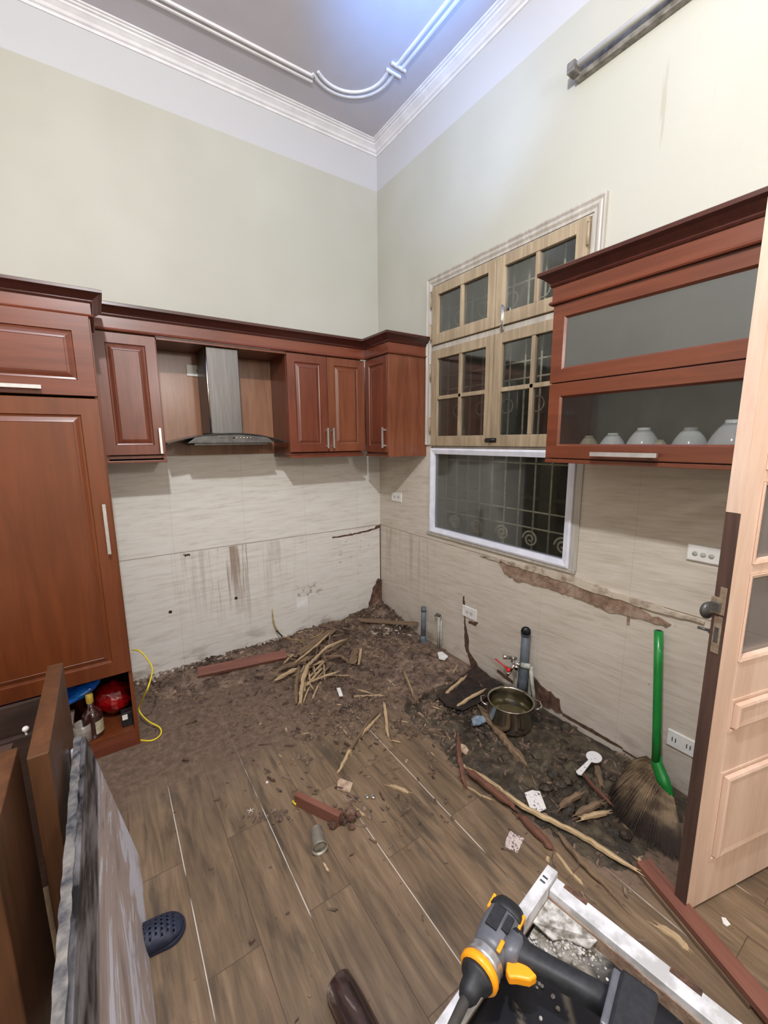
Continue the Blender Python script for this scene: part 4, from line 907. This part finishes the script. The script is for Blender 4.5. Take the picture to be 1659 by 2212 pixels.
# ------------------------------------------------------------------ pot
pc = Vector((-.302, -1.803, .022)); c = thing('cooking_pot', 'steel cooking pot with two wire handles holding water on the mud', 'pot', pc)
m = MB().lathe([(0, 0), (.105, 0), (.118, .012), (.122, .05), (.123, .145), (.128, .151), (.131, .154), (.129, .157), (.122, .154), (.1195, .148), (.1185, .05), (.114, .014), (.1, .004), (0, .004)], pc, 48); m.build('pot_body', M_pot, c)
m = MB().lathe([(0, .044), (.1175, .044), (.1178, .040), (0, .040)], pc, 40); m.build('water', M_water, c)
for sgn in (-1, 1):
    d = Vector((-.72, .69, 0))*sgn; s_ = Vector((-d.y, d.x, 0)); b0 = pc+Vector((0, 0, .128))
    MB().tube([b0+d*.120+s_*.038, b0+d*.150+s_*.040+Vector((0, 0, .010)), b0+d*.166+s_*.022+Vector((0, 0, .014)), b0+d*.166-s_*.022+Vector((0, 0, .014)), b0+d*.150-s_*.040+Vector((0, 0, .010)), b0+d*.120-s_*.038], .0038, 8).build('handle', M_chrome, c)

# ------------------------------------------------------------------ broom
c = thing('broom', 'grass broom with a green plastic handle leaning on the right wall', 'broom', (-.2, -2.5, 0))
nk = wr(1418, 1645, -.13); tp = wr(1423, 1362, -.045)
MB().tube([nk, nk+(tp-nk)*.3, nk+(tp-nk)*.7, tp], [.020, .0185, .0185, .019], 16).build('handle', M_green, c)
MB().lathe([(0, 0), (.012, 0), (.012, .002), (0, .002)], tp, 12, (tp-nk)).build('hanging_hole', M_rub, c)
k1 = wr(1432, 1685, -.16); k2 = wr(1450, 1722, -.19)
m = MB().tube([nk+(tp-nk)*.06, nk, k1, k2], [.020, .024, .030, .014], 14, flat=.75); m.build('ferrule', M_green, c)
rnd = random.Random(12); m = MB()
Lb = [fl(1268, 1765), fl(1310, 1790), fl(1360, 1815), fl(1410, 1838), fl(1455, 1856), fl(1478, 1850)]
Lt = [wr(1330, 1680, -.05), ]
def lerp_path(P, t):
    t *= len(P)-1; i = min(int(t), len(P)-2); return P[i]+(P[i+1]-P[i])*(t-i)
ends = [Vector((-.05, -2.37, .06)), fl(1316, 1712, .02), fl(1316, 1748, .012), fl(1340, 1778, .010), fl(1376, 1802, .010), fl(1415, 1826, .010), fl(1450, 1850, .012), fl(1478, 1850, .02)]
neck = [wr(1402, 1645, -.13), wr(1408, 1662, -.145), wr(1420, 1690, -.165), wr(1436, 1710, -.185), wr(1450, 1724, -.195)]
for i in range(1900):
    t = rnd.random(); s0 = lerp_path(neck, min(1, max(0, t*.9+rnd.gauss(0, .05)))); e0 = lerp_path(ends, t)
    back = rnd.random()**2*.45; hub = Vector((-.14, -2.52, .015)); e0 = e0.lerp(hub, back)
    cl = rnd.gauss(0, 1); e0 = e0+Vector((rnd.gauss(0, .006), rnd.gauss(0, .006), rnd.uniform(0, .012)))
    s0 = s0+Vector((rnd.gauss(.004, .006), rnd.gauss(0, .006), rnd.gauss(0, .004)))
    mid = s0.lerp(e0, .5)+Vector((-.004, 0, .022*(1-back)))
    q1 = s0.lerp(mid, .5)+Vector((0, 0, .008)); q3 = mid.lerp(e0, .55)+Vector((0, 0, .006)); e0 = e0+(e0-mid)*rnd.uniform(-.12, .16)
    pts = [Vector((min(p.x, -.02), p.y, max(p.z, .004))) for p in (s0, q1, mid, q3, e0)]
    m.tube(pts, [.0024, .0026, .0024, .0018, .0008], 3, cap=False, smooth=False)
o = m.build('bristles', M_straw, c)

# ------------------------------------------------------------------ rice paddle, cards, scraps
c = thing('rice_paddle', 'white plastic rice paddle lying on the mud near the wall', 'paddle', (-.17, -2.17, .05))
pd = fl(1283, 1636, .055); ph = fl(1250, 1672, .045); dd = (pd-ph).normalized(); ss_ = dd.cross(Vector((0, 0, 1)))
m = MB(); out = [pd+dd*.040*math.cos(a)+ss_*.036*math.sin(a) for a in [2*PI*k/28 for k in range(28)]]
m.prism(out, (0, 0, .004)); m.build('blade', M_spoon, c, .001)
m = MB(); q = pd-dd*.034; m.prism([q+ss_*.008, q-ss_*.008, ph-ss_*.014, ph-dd*.008, ph+ss_*.014], (0, 0, .006)); m.build('handle', M_spoon, c, .001)
def card(uvs, z, t, mat, label, name, cat):
    return tag(MB().prism([fl(u, v, z) for u, v in uvs], (0, 0, t)).build(name, mat), label, cat)
card([(1240, 1660), (1262, 1672), (1270, 1682), (1258, 1676), (1246, 1668)], .035, .003, M_frostb, 'small clear plastic shard beside the rice paddle handle', 'plastic_shard', 'scrap')
card([(1133, 1714), (1150, 1708), (1166, 1711), (1180, 1748), (1160, 1757), (1146, 1751)], .03, .004, M_paper, 'speckled white plastic card lying on the mud', 'plastic_card', 'card')
card([(1102, 1796), (1115, 1803), (1132, 1812), (1118, 1843), (1106, 1838), (1091, 1830), (1093, 1814)], .001, .003, M_paper2, 'speckled pinkish card lying on the clean floor planks', 'plastic_card', 'card')
card([(730, 1690), (735, 1684), (762, 1694), (756, 1715), (728, 1706)], .002, .008, M_card, 'small square of brown card near the red wood end', 'cardboard_scrap', 'scrap')
card([(727, 1487), (735, 1486), (741, 1504), (733, 1505)], .035, .003, M_wplas, 'tiny white strip of card in the dirt', 'card_strip', 'scrap')
card([(1018, 1555), (1030, 1548), (1053, 1549), (1050, 1560), (1035, 1567), (1022, 1568)], .035, .008, speck('blue_grey_foil', srgb(90, 108, 124), srgb(140, 156, 170), .35, 60), 'crumpled blue-grey foil scrap left of the stick by the pot', 'foil_scrap', 'scrap')
card([(995, 1608), (1006, 1612), (1012, 1622), (1008, 1632), (998, 1626), (994, 1616)], .02, .006, M_card, 'pale plaster flake near the far end of the long splinter', 'plaster_flake', 'scrap')
card([(945, 1412), (955, 1410), (968, 1420), (960, 1427), (948, 1424)], .03, .010, M_wplas, 'white plaster lump at the foot of the thin water pipe', 'plaster_flake', 'scrap')
for uv, lb in (((793, 1723), 'left of the two little glass caps in the middle of the floor'), ((806, 1724), 'right of the two little glass caps in the middle of the floor')):
    p = fl(*uv); tag(MB().lathe([(0, 0), (.010, 0), (.011, .010), (.008, .012), (0, .012)], p, 14).build('glass_cap', M_chrome), lb, 'cap')
p = fl(577, 1692); m = MB().lathe([(0, 0), (.006, .002), (.006, .008), (0, .010)], p, 8, smooth=False); tag(m.build('pebble', M_wplas), 'tiny white pebble alone on the floor planks', 'pebble')
p = fl(541, 1752); m = MB()
for a in range(5): m.tube([(p.x, p.y, .003), (p.x+.014*math.cos(a*1.3), p.y+.014*math.sin(a*1.3), .004)], .0015, 5)
tag(m.build('thread_scrap', M_wplas), 'little white knot of thread on the floor planks', 'scrap')

# tin cup lying on its side
a, b = fl(681, 1783, .031), fl(691, 1832, .031); ax = (b-a).normalized(); L = .10; a = b-ax*.088
c = thing('tin_cup', 'dull metal cup lying on its side on the open floor', 'cup', (a+b)/2-Vector((0, 0, .03)))
MB().lathe([(0, 0), (.022, 0), (.025, .004), (.031, .086), (.0325, .088), (.0325, .090), (.030, .089), (.0235, .006), (0, .006)], a, 32, ax).build('cup_wall', M_tin, c)
MB().lathe([(0, .078), (.0285, .078), (.0285, .080), (0, .080)], a, 28, ax).build('inner_base', M_tin, c)

# slipper
c = thing('slipper', 'navy rubber slipper with round holes beside the leaning stone slab', 'slipper', fl(360, 2020))
ta = fl(318, 2040); tb = fl(405, 1995); d = (tb-ta).normalized(); s_ = Vector((-d.y, d.x, 0)); W = .054
o0 = tb-d*.012
out = []
for t in range(0, 21):
    a = -PI/2+PI*t/20; out.append(o0+d*(-.045+.052*math.cos(a))+s_*W*math.sin(a)*.98)
out = [o0-d*.24-s_*W*.75]+out+[o0-d*.24+s_*W*.75]
MB().prism([Vector((p.x, p.y, 0)) for p in out], (0, 0, .018)).build('sole', M_navy, c, .004)
m = MB(); NX, NY = 24, 14; vs = []; fs = []
def up(i, j):
    t = i/NX; q = j/NY*2-1; wdt = W*math.sqrt(max(0, 1-max(0, (t-.6)/.4)**2.2))*.96
    hh = .018+.045*math.sqrt(max(0, 1-q*q))*(1-max(0, (t-.25)/.75)**2*.8)
    p = o0+d*(-.135+.138*t)+s_*wdt*q; return (p.x, p.y, hh)
holes_ = set()
for i in range(NX+1):
    for j in range(NY+1): vs.append(up(i, j))
for i in range(NX):
    for j in range(NY):
        if 2 <= j <= NY-3 and 1 < i < NX-3 and (i % 3 == 0) and ((j+(i//3)) % 2 == 0): continue
        fs.append((i*(NY+1)+j, (i+1)*(NY+1)+j, (i+1)*(NY+1)+j+1, i*(NY+1)+j+1))
m.add(vs, fs, True); o = m.build('perforated_strap', M_navy, c); md = o.modifiers.new('solid', 'SOLIDIFY'); md.thickness = .003

# ------------------------------------------------------------------ cables
def curve(P, n=10):
    P = [Vector(p) for p in P]; out = []
    for i in range(len(P)-1):
        p0, p1, p2, p3 = P[max(i-1, 0)], P[i], P[i+1], P[min(i+2, len(P)-1)]
        for k in range(n):
            t = k/n; out.append(.5*((2*p1)+(p2-p0)*t+(2*p0-5*p1+4*p2-p3)*t*t+(3*p1-p0-3*p2+p3)*t**3))
    return out+[P[-1]]
c = thing('yellow_cable', 'bright yellow cable looping down beside the tall cupboard', 'cable', (-2.06, -.6, 0))
yc = [wl(286, 1404, -.45), wl(304, 1408, -.5), wl(326, 1436, -.55), wl(328, 1455, -.6), wl(318, 1490, -.68), fl(300, 1530, .10), fl(318, 1556, .05), fl(345, 1572, .02), fl(346, 1588, .008), fl(325, 1600, .006), fl(290, 1596, .006), fl(270, 1585, .02), fl(264, 1572, .05)]
MB().tube(curve(yc), .0045, 8).build('cable', M_yel, c)
e = Vector(yc[-1]); MB().tube([e, fl(252, 1560, .07)], .002, 6).build('wire_end', M_yel, c); MB().tube([e, fl(268, 1562, .065)], .002, 6).build('wire_end', M_wplas, c)
c = thing('loose_wire', 'dusty pale wire hanging out of the white tiled wall over the dirt', 'cable', (-1.0, -.05, 0))
cw = [wl(588, 1316, -.003), wl(590, 1345, -.02), wl(598, 1362, -.03), fl(612, 1376, .07), fl(645, 1383, .08), fl(675, 1378, .09), fl(702, 1362, .10)]
MB().tube(curve(cw), .0032, 6).build('wire', M_wire, c)
MB().tube(curve([wl(588, 1318, -.003), wl(594, 1350, -.015), wl(603, 1366, -.02)]), .0025, 6).build('wire', M_wire, c)
MB().tube([wl(597, 1362, -.03), fl(610, 1375, .072)], .006, 8).build('tape', M_black, c)

# ------------------------------------------------------------------ things in the cupboard foot
def bag(name, cx, cy, cz, rx, ry, rz, mat, label, seed, rot=0.):
    m = MB(); NX, NY = 22, 14; vs = []
    for j in range(NY+1):
        ph_ = PI*j/NY
        for i in range(NX):
            th = 2*PI*i/NX; k = .78+.45*fbm(2+math.cos(th)*1.6*math.sin(ph_)+seed, math.sin(th)*1.6+math.cos(ph_)*1.5+seed, seed, 4)
            v_ = Vector((rx*k*math.sin(ph_)*math.cos(th), ry*k*math.sin(ph_)*math.sin(th), rz*k*math.cos(ph_)))
            v_.rotate(Matrix.Rotation(rot, 3, 'Y')); vs.append((cx+v_.x, cy+v_.y, max(.102, cz+v_.z)))
    m.add(vs, [(j*NX+i, j*NX+(i+1) % NX, (j+1)*NX+(i+1) % NX, (j+1)*NX+i) for j in range(NY) for i in range(NX)], False)
    return tag(m.build(name, mat), label, 'bag')
bag('plastic_bag', -2.19, -.50, .205, .095, .10, .085, M_redbag, 'crumpled red plastic bag in the open foot of the tall cupboard', 3)
bag('plastic_bag', -2.36, -.58, .325, .13, .09, .035, M_bluebag, 'bright blue plastic bag stuffed high in the foot of the tall cupboard', 5, rot=-.35)
bag('plastic_bag', -2.62, -.5, .24, .14, .14, .08, speck('deep_blue_bag', srgb(8, 14, 74), srgb(14, 24, 100), .3, 10), 'dark blue plastic bag deep in the left of the cupboard foot', 8)
c = thing('brandy_bottle', 'brown bottle with gold neck standing in the cupboard foot', 'bottle', (-2.292, -.665, .10))
MB().lathe([(0, 0), (.044, 0), (.047, .006), (.047, .11), (.043, .13), (.028, .15), (.016, .165), (.014, .20), (0, .20)], (-2.292, -.665, .101), 28).build('bottle_body', M_bottle, c)
MB().lathe([(.0155, .19), (.017, .195), (.017, .238), (.013, .242), (0, .242)], (-2.292, -.665, .101), 20).build('neck_capsule', M_cork, c)
m = MB(); vs = [(-2.292+.0478*math.cos(a), -.665+.0478*math.sin(a), z) for z in (.125, .195) for a in [math.radians(-75+i*6) for i in range(12)]]
m.add(vs, [(i, i+1, 13+i, 12+i) for i in range(11)]); m.build('bottle_label', M_label, c)
tag(MB().lathe([(0, 0), (.035, 0), (.04, .004), (.042, .10), (.040, .10), (.038, .006), (0, .006)], (-2.335, -.69, .101), 24).build('drinking_glass', M_frostb), 'dusty glass standing in front of the brown bottle', 'glass')
c = thing('storage_box', 'dark plastic box with a grey clip lid in the cupboard foot', 'box', (-2.42, -.62, .10))
Bx(-2.47, -2.375, -.70, -.58, .101, .215).build('box_body', M_dgrey, c, .004); Bx(-2.477, -2.368, -.707, -.573, .215, .23).build('lid', M_frostb, c, .003); Bx(-2.45, -2.40, -.68, -.62, .23, .245).build('lid_handle', M_wplas, c, .003)
c = thing('black_charger', 'small black box with a white sticker at the right of the cupboard foot', 'box', (-2.135, -.66, .10))
Bx(-2.165, -2.112, -.69, -.64, .101, .185).build('case', M_black, c, .004); Bx(-2.16, -2.135, -.6915, -.6905, .145, .175).build('sticker', M_wplas, c)

# ------------------------------------------------------------------ boards and slab leaning at the left
c = thing('stone_slab', 'dirty grey-white stone worktop slab leaning on its long edge, front left', 'slab', (-2.2, -2.2, 0))
# cross-section leans towards -x
yA, yB = -1.47, -2.80
lean = [(-2.146, 0), (-2.262, .60), (-2.284, .596), (-2.168, 0)]
m = MB(); NS = 40; rnd = random.Random(6)
def slab_ring(y, k): return [(-2.146-.116*h/.6, y, h) for h in [0, .1, .2, .3, .4, .5, .56, .6]]
m.prism([(x, yA, z) for x, z in lean], (0, yB-yA, 0)); m.build('slab_face', M_slab, c, .002)
# rough lighter top edge made of irregular stone steps
vs = []; N = 60
for i in range(N+1):
    y = yA+.004+(yB-yA-.008)*i/N; j1 = rnd.uniform(-.004, .004); j2 = rnd.uniform(-.004, .004)
    vs += [(-2.274+j1*.5, y, .600), (-2.274+j1*.5, y, .606+j2*.4), (-2.297+j2*.4, y, .603+j1*.4), (-2.297+j2*.4, y, .575)]
m = MB().add(vs, [(i*4+k, i*4+(k+1) % 4, i*4+4+(k+1) % 4, i*4+4+k) for i in range(N) for k in range(4)]+[(0, 1, 2, 3), (N*4+3, N*4+2, N*4+1, N*4)]); m.build('rough_edge', M_slab_edge, c)
tag(Bx(-2.366, -2.318, -1.822, -1.24, 0, .80).build('wooden_plank', M_panel, bevel=.003), 'thick varnished brown plank standing upright on edge beside the stone slab', 'plank')
tag(Bx(-2.52, -2.392, -2.10, -1.745, 0, .80).build('wooden_plank', M_scrap if False else M_panel, bevel=.004), 'wide brown wooden plank at the far left edge of the photo', 'plank')
m = MB(); m.box(-2.452, -2.41, -1.735, -1.70, 0, .79); tag(m.build('wooden_strut', M_scrap), 'narrow dark strut standing between the two upright brown planks', 'strut')
c = thing('drawer_box', 'dark wooden drawer box standing on the floor behind the upright planks', 'drawer', (-2.6, -1.3, 0))
m = MB(); m.box(-2.95, -2.405, -1.40, -1.378, 0, .63); m.box(-2.95, -2.405, -1.22, -1.20, 0, .665); m.box(-2.427, -2.405, -1.378, -1.22, 0, .60); m.box(-2.95, -2.93, -1.378, -1.22, 0, .63); m.box(-2.93, -2.427, -1.378, -1.22, 0, .02)
m.build('box', M_scrap, c, .003)
MB().lathe([(.004, 0), (.004, .012), (.010, .018), (.010, .024), (.006, .030), (0, .030)], (-2.432, -1.392, .63), 16).build('knob', M_wplas, c)
tag(MB().prism([(-2.313, -1.45, 0), (-2.235, -1.45, 0), (-2.27, -1.45, .56), (-2.313, -1.45, .54)], (0, .018, 0)).build('foam_sheet', M_foam), 'pale bluish foam sheet wedged between the upright brown plank and the stone slab', 'sheet')

# ------------------------------------------------------------------ dark lacquered post, bottom centre
a = fl(728, 2118, .045); b = fl(800, 2260, .045); ax = (b-a).normalized()
c = thing('wooden_post', 'dark lacquered round wooden leg lying on the floor, bottom centre', 'post', (a+b)/2-Vector((0, 0, .045)))
m = MB().lathe([(0, 0), (.020, .0), (.036, .004), (.043, .012), (.045, .05), (.043, .2), (.040, .45), (0, .45)], (0, 0, 0), 28)
Z = ax; X = Z.orthogonal().normalized(); Y = Z.cross(X); Rm = Matrix((X, Y, Z)).transposed()
o = m.build('shaft', M_lacq, c, local=True); o.matrix_local = Matrix.Translation(a-WL[c.name_full]) @ Rm.to_4x4()

# ------------------------------------------------------------------ white framed hob with drill on it
ZF = .45
k0 = fl(1180, 1878, ZF); kl = fl(944, 2212, ZF); kr = fl(1520, 2212, ZF)
c = thing('upturned_hob', 'upturned black hob with a stained white metal rim, bottom right', 'hob', (k0.x, k0.y, 0))
ex = (kl-k0); ex.z = 0; ex.normalize(); ey = Vector((ex.y, -ex.x, 0)) if Vector((ex.y, -ex.x, 0)).y < 0 else Vector((-ex.y, ex.x, 0))
LX, LY = .72, .52
def hob(a, b, z): p = k0+ex*a+ey*b; return (p.x, p.y, z)
def hbox(a0, a1, b0, b1, z0, z1): return MB().add([hob(a, b, z) for a in (a0, a1) for b in (b0, b1) for z in (z0, z1)], [(0, 1, 3, 2), (4, 6, 7, 5), (0, 4, 5, 1), (2, 3, 7, 6), (0, 2, 6, 4), (1, 5, 7, 3)])
m = hbox(-.008, LX, 0, .030, ZF-.03, ZF+.012); o = m.build('rim_bar', M_trayw, c, .002)
q = hbox(.030, .036, .006, .020, ZF+.012, ZF+.0125); q.build('slot', M_print, o); q = hbox(.045, .051, .006, .020, ZF+.012, ZF+.0125); q.build('slot', M_print, o)
m = hbox(.0, .045, .031, LY, ZF-.03, ZF); m.build('rim_bar', M_trayw, c, .002)
m = hbox(-.002, .012, .055, .115, ZF-.001, ZF+.002); m.build('rust_notch', M_hole, c)
m = hbox(-.002, .012, .30, .36, ZF-.001, ZF+.002); m.build('rust_notch', M_hole, c)
m = hbox(LX-.03, LX, .031, LY, ZF-.03, ZF); m.build('rim_bar', M_trayw, c, .002)
m = hbox(.045, LX-.03, .031, LY, ZF-.062, ZF-.055); o = m.build('inner_plate', M_tray, c)
# carcass under it
m = MB(); m.v += hbox(.02, LX-.02, .02, LY-.02, 0, ZF-.064).v; m.f += hbox(0, 1, 0, 1, 0, 1).f; m.sm += [False]*6
m.build('carcass', M_black, c, .003)
m = hbox(.0455, .049, .032, LY, ZF-.055, ZF-.02); m.build('inner_lip', M_mortar, c)
MB().prism([hob(.046, .032, ZF-.03), hob(.13, .032, ZF-.03), hob(.12, .08, ZF-.045), hob(.09, .10, ZF-.05), hob(.07, .15, ZF-.045), hob(.046, .16, ZF-.03)], (0, 0, .004)).build('corner_plate', M_crust, c)
m = MB(); rnd = random.Random(8)
for i in range(420):
    a_, b_ = .05+abs(rnd.gauss(0, .07)), .034+abs(rnd.gauss(0, .07)); q = Vector(hob(a_, b_, ZF-.0545 if a_+b_ > .17 else ZF-.038))
    clod(m, q.x, q.y, q.z, rnd.uniform(.0015, .005), rnd)
tag(m.build('crust', M_crust, c), None, None, kind='stuff')
# burner bracket
m = hbox(.30, .33, .22, .50, ZF-.055, ZF-.035); m.add(hbox(.36, .39, .22, .50, ZF-.055, ZF-.035).v, [(0, 1, 3, 2), (4, 6, 7, 5), (0, 4, 5, 1), (2, 3, 7, 6), (0, 2, 6, 4), (1, 5, 7, 3)])
m.build('bracket', M_dgrey, c, .003)

# drill: local frame, x = barrel forward, y = towards the battery, z = up (the drill lies on its side)
ZD = .512
p0 = fl(1098, 1975, ZD); p1 = fl(1040, 2090, ZD); h1 = fl(1330, 2160, ZD)
fx = (p1-p0).normalized(); fy0 = (h1-p0.lerp(p1, .35)); fy = (fy0-fx*fy0.dot(fx)).normalized(); up_ = fx.cross(fy)
if up_.z < 0: up_ = -up_
dr = thing('cordless_drill', 'grey and black cordless drill with orange trigger lying on the hob', 'drill', p0)
dr.matrix_world = Matrix.Translation(p0) @ Matrix((fx, fy, up_)).transposed().to_4x4() @ Matrix.Scale(1.12, 4)
def sec(m, rings, seg=20, pw=2.6):
    vs = []
    for (cx_, cy_, rx_, rz_, dirx) in rings:
        for k in range(seg):
            a = 2*PI*k/seg; ca, sa = math.cos(a), math.sin(a); q1 = math.copysign(abs(ca)**(2/pw), ca); q2 = math.copysign(abs(sa)**(2/pw), sa)
            if dirx: vs.append((cx_, cy_+rx_*q1, rz_*q2))
            else: vs.append((cx_+rx_*q1, cy_, rz_*q2))
    n = len(rings); m.add(vs, [(i*seg+k, i*seg+(k+1) % seg, (i+1)*seg+(k+1) % seg, (i+1)*seg+k) for i in range(n-1) for k in range(seg)]+[tuple(range(seg)), tuple((n-1)*seg+k for k in range(seg))], True); return m
sh = sec(MB(), [(-.012, 0, .020, .016, 1), (-.006, 0, .031, .028, 1), (.012, 0, .036, .034, 1), (.05, 0, .037, .035, 1), (.082, 0, .035, .033, 1), (.10, 0, .031, .030, 1)]).build('motor_housing', M_dgl, dr, local=True)
sec(MB(), [(-.018, 0, .019, .016, 1), (-.013, 0, .030, .026, 1), (.006, 0, .0375, .0355, 1), (.018, 0, .0385, .0365, 1), (.020, 0, .036, .034, 1)]).build('rear_cap', M_rub, sh, local=True)
m = MB()
for y_ in (-.036, .030): m.box(-.004, .03, y_, y_+.006, .006, .022)
m.build('orange_accent', M_org, sh, local=True)
m = MB(); m.box(.022, .070, -.020, .004, .0335, .0375); m.build('vent_pad', M_rub, sh, local=True)
m = MB(); m.box(.026, .060, .010, .024, .0315, .0365); m.build('vent_pad', M_rub, sh, local=True)
m = MB(); m.box(.075, .099, .018, .026, .030, .036); m.build('direction_switch', M_org, dr, .002, local=True)
MB().lathe([(.0, 0), (.034, 0), (.0365, .006), (.034, .012), (.037, .018), (.034, .024), (.0, .024)], (.098, 0, 0), 28, (1, 0, 0)).build('gear_collar', M_silver, dr, local=True)
MB().lathe([(.0, 0), (.036, 0), (.039, .005), (.039, .013), (.036, .017), (0, .017)], (.122, 0, 0), 32, (1, 0, 0)).build('torque_ring', M_org, dr, local=True)
MB().lathe([(.0, 0), (.033, 0), (.030, .008), (.021, .014), (.019, .034), (.013, .046), (0, .046)], (.139, 0, 0), 20, (1, 0, 0)).build('chuck', M_rub, dr, local=True)
MB().tube([(.18, 0, 0), (.33, 0, -.015)], [.010, .008], 10).build('drill_bit', M_dgrey, dr, local=True)
m = sec(MB(), [(.05, .012, .040, .030, 0), (.052, .035, .033, .028, 0), (.050, .06, .024, .022, 0), (.040, .10, .021, .0205, 0), (.026, .16, .021, .0205, 0), (.018, .205, .024, .022, 0)])
o = m.build('handle', M_rub, dr, local=True)
sec(MB(), [(.058, .020, .038, .031, 0), (.056, .045, .029, .029, 0), (.055, .052, .024, .024, 0)]).build('handle_collar', M_dgl, dr, local=True)
m = MB(); tr = [(.082, .034), (.100, .040), (.108, .050), (.098, .062), (.086, .082), (.070, .090), (.064, .060)]
m.prism([(x_, y_, -.009) for x_, y_ in tr], (0, 0, .020)); m.build('trigger', M_org, dr, .004, local=True)
m = MB(); m.box(-.030, .080, .210, .270, -.036, .036); m.build('battery', M_rub, dr, .006, local=True)
m = MB(); m.box(-.025, .075, .198, .212, -.030, .030); m.build('battery_mount', M_dgl, dr, .003, local=True)

# ------------------------------------------------------------------ open door
dd_ = thing('door_1', None, None, (-.586, -2.795, 0)); struct(dd_)
dd_.rotation_euler = (0, 0, math.atan2(-.247, .969))
# local: x along the leaf, y = 0 on the lit face, +y through the thickness
DW, DH, TH = .60, 2.28, .040
m = MB(); st = .092
def bx(*a): m.box(*a)
bx(.003, st, .003, TH-.001, .012, DH); bx(DW-st, DW, .0, TH, .012, DH)
rails = [(.012, .19), (.54, .69), (.81, .945), (1.232, 1.268), (1.52, 1.556), (1.81, 1.846), (DH-.13, DH)]
for a_, b_ in rails: bx(st, DW-st, .003, TH-.003, a_, b_)
m.build('leaf_frame', M_doorw, dd_, .002, local=True)
for z0, z1 in ((.19, .54), (.69, .81)):
    for sgn, yf in ((-1, .003), (1, TH-.003)):
        MB().relief(lambda a, b, q: (st+a, yf-sgn*(-q)+sgn*0 if False else (yf+sgn*q), z0+b), DW-2*st, z1-z0, [(0, -.006), (0, .003), (.008, .003), (.010, -.004), (.016, -.004), (.018, .014), (.026, .017), (.045, .015), (.048, .015)]).build('raised_panel', M_doorw, dd_, local=True)
for z0, z1 in ((.945, 1.232), (1.268, 1.52), (1.556, 1.81), (1.846, DH-.13)):
    m = MB(); m.box(st, DW-st, .018, .022, z0, z1); m.build('pane', M_dglass, dd_, local=True)
    MB().relief(lambda a, b, q: (st+a, .003-q, z0+b), DW-2*st, z1-z0, [(0, 0), (0, .006), (.010, .003), (.012, -.014)], cap=False).build('glazing_bead', M_doorw, dd_, local=True)
m = MB(); m.box(0, .0029, .0005, TH-.0005, .012, 1.43); m.build('lower_edge', M_dooredge, dd_, local=True)  # lower part of the leaf edge, darker brown than the part above
m = MB(); m.box(0, .0029, .0005, TH-.0005, 1.431, DH); m.build('painted_edge', M_doorw, dd_, local=True)
m = MB(); m.box(-.003, 0, .008, .030, .985, 1.105); m.box(-.003, 0, .006, .024, 1.112, 1.20); m.box(-.003, 0, .024, .046, 1.112, 1.165)
lk = m.build('lock_plate', speck('worn_brass_plate', srgb(150, 130, 110), srgb(190, 172, 150), .4, 40, .5), dd_, .001, local=True)
m = MB(); m.box(-.0042, -.0025, .013, .025, 1.02, 1.07); m.box(-.016, -.0025, .015, .040, 1.122, 1.150); m.build('latch', M_dgrey, lk, local=True)
m = MB(); m.lathe([(.0, 0), (.009, 0), (.009, .022), (.014, .028), (.027, .034), (.029, .042), (.024, .050), (0, .052)], (.045, TH, 1.095), 24, (0, 1, 0)); m.build('knob', M_dgrey, dd_, local=True)
m = MB(); m.tube([(.045, TH, 1.03), (.045, TH+.025, 1.03)], .010, 12); m.tube([(.045, TH+.025, 1.03), (.03, TH+.055, 1.032)], .005, 8); m.build('key_turn', M_dgrey, dd_, local=True)
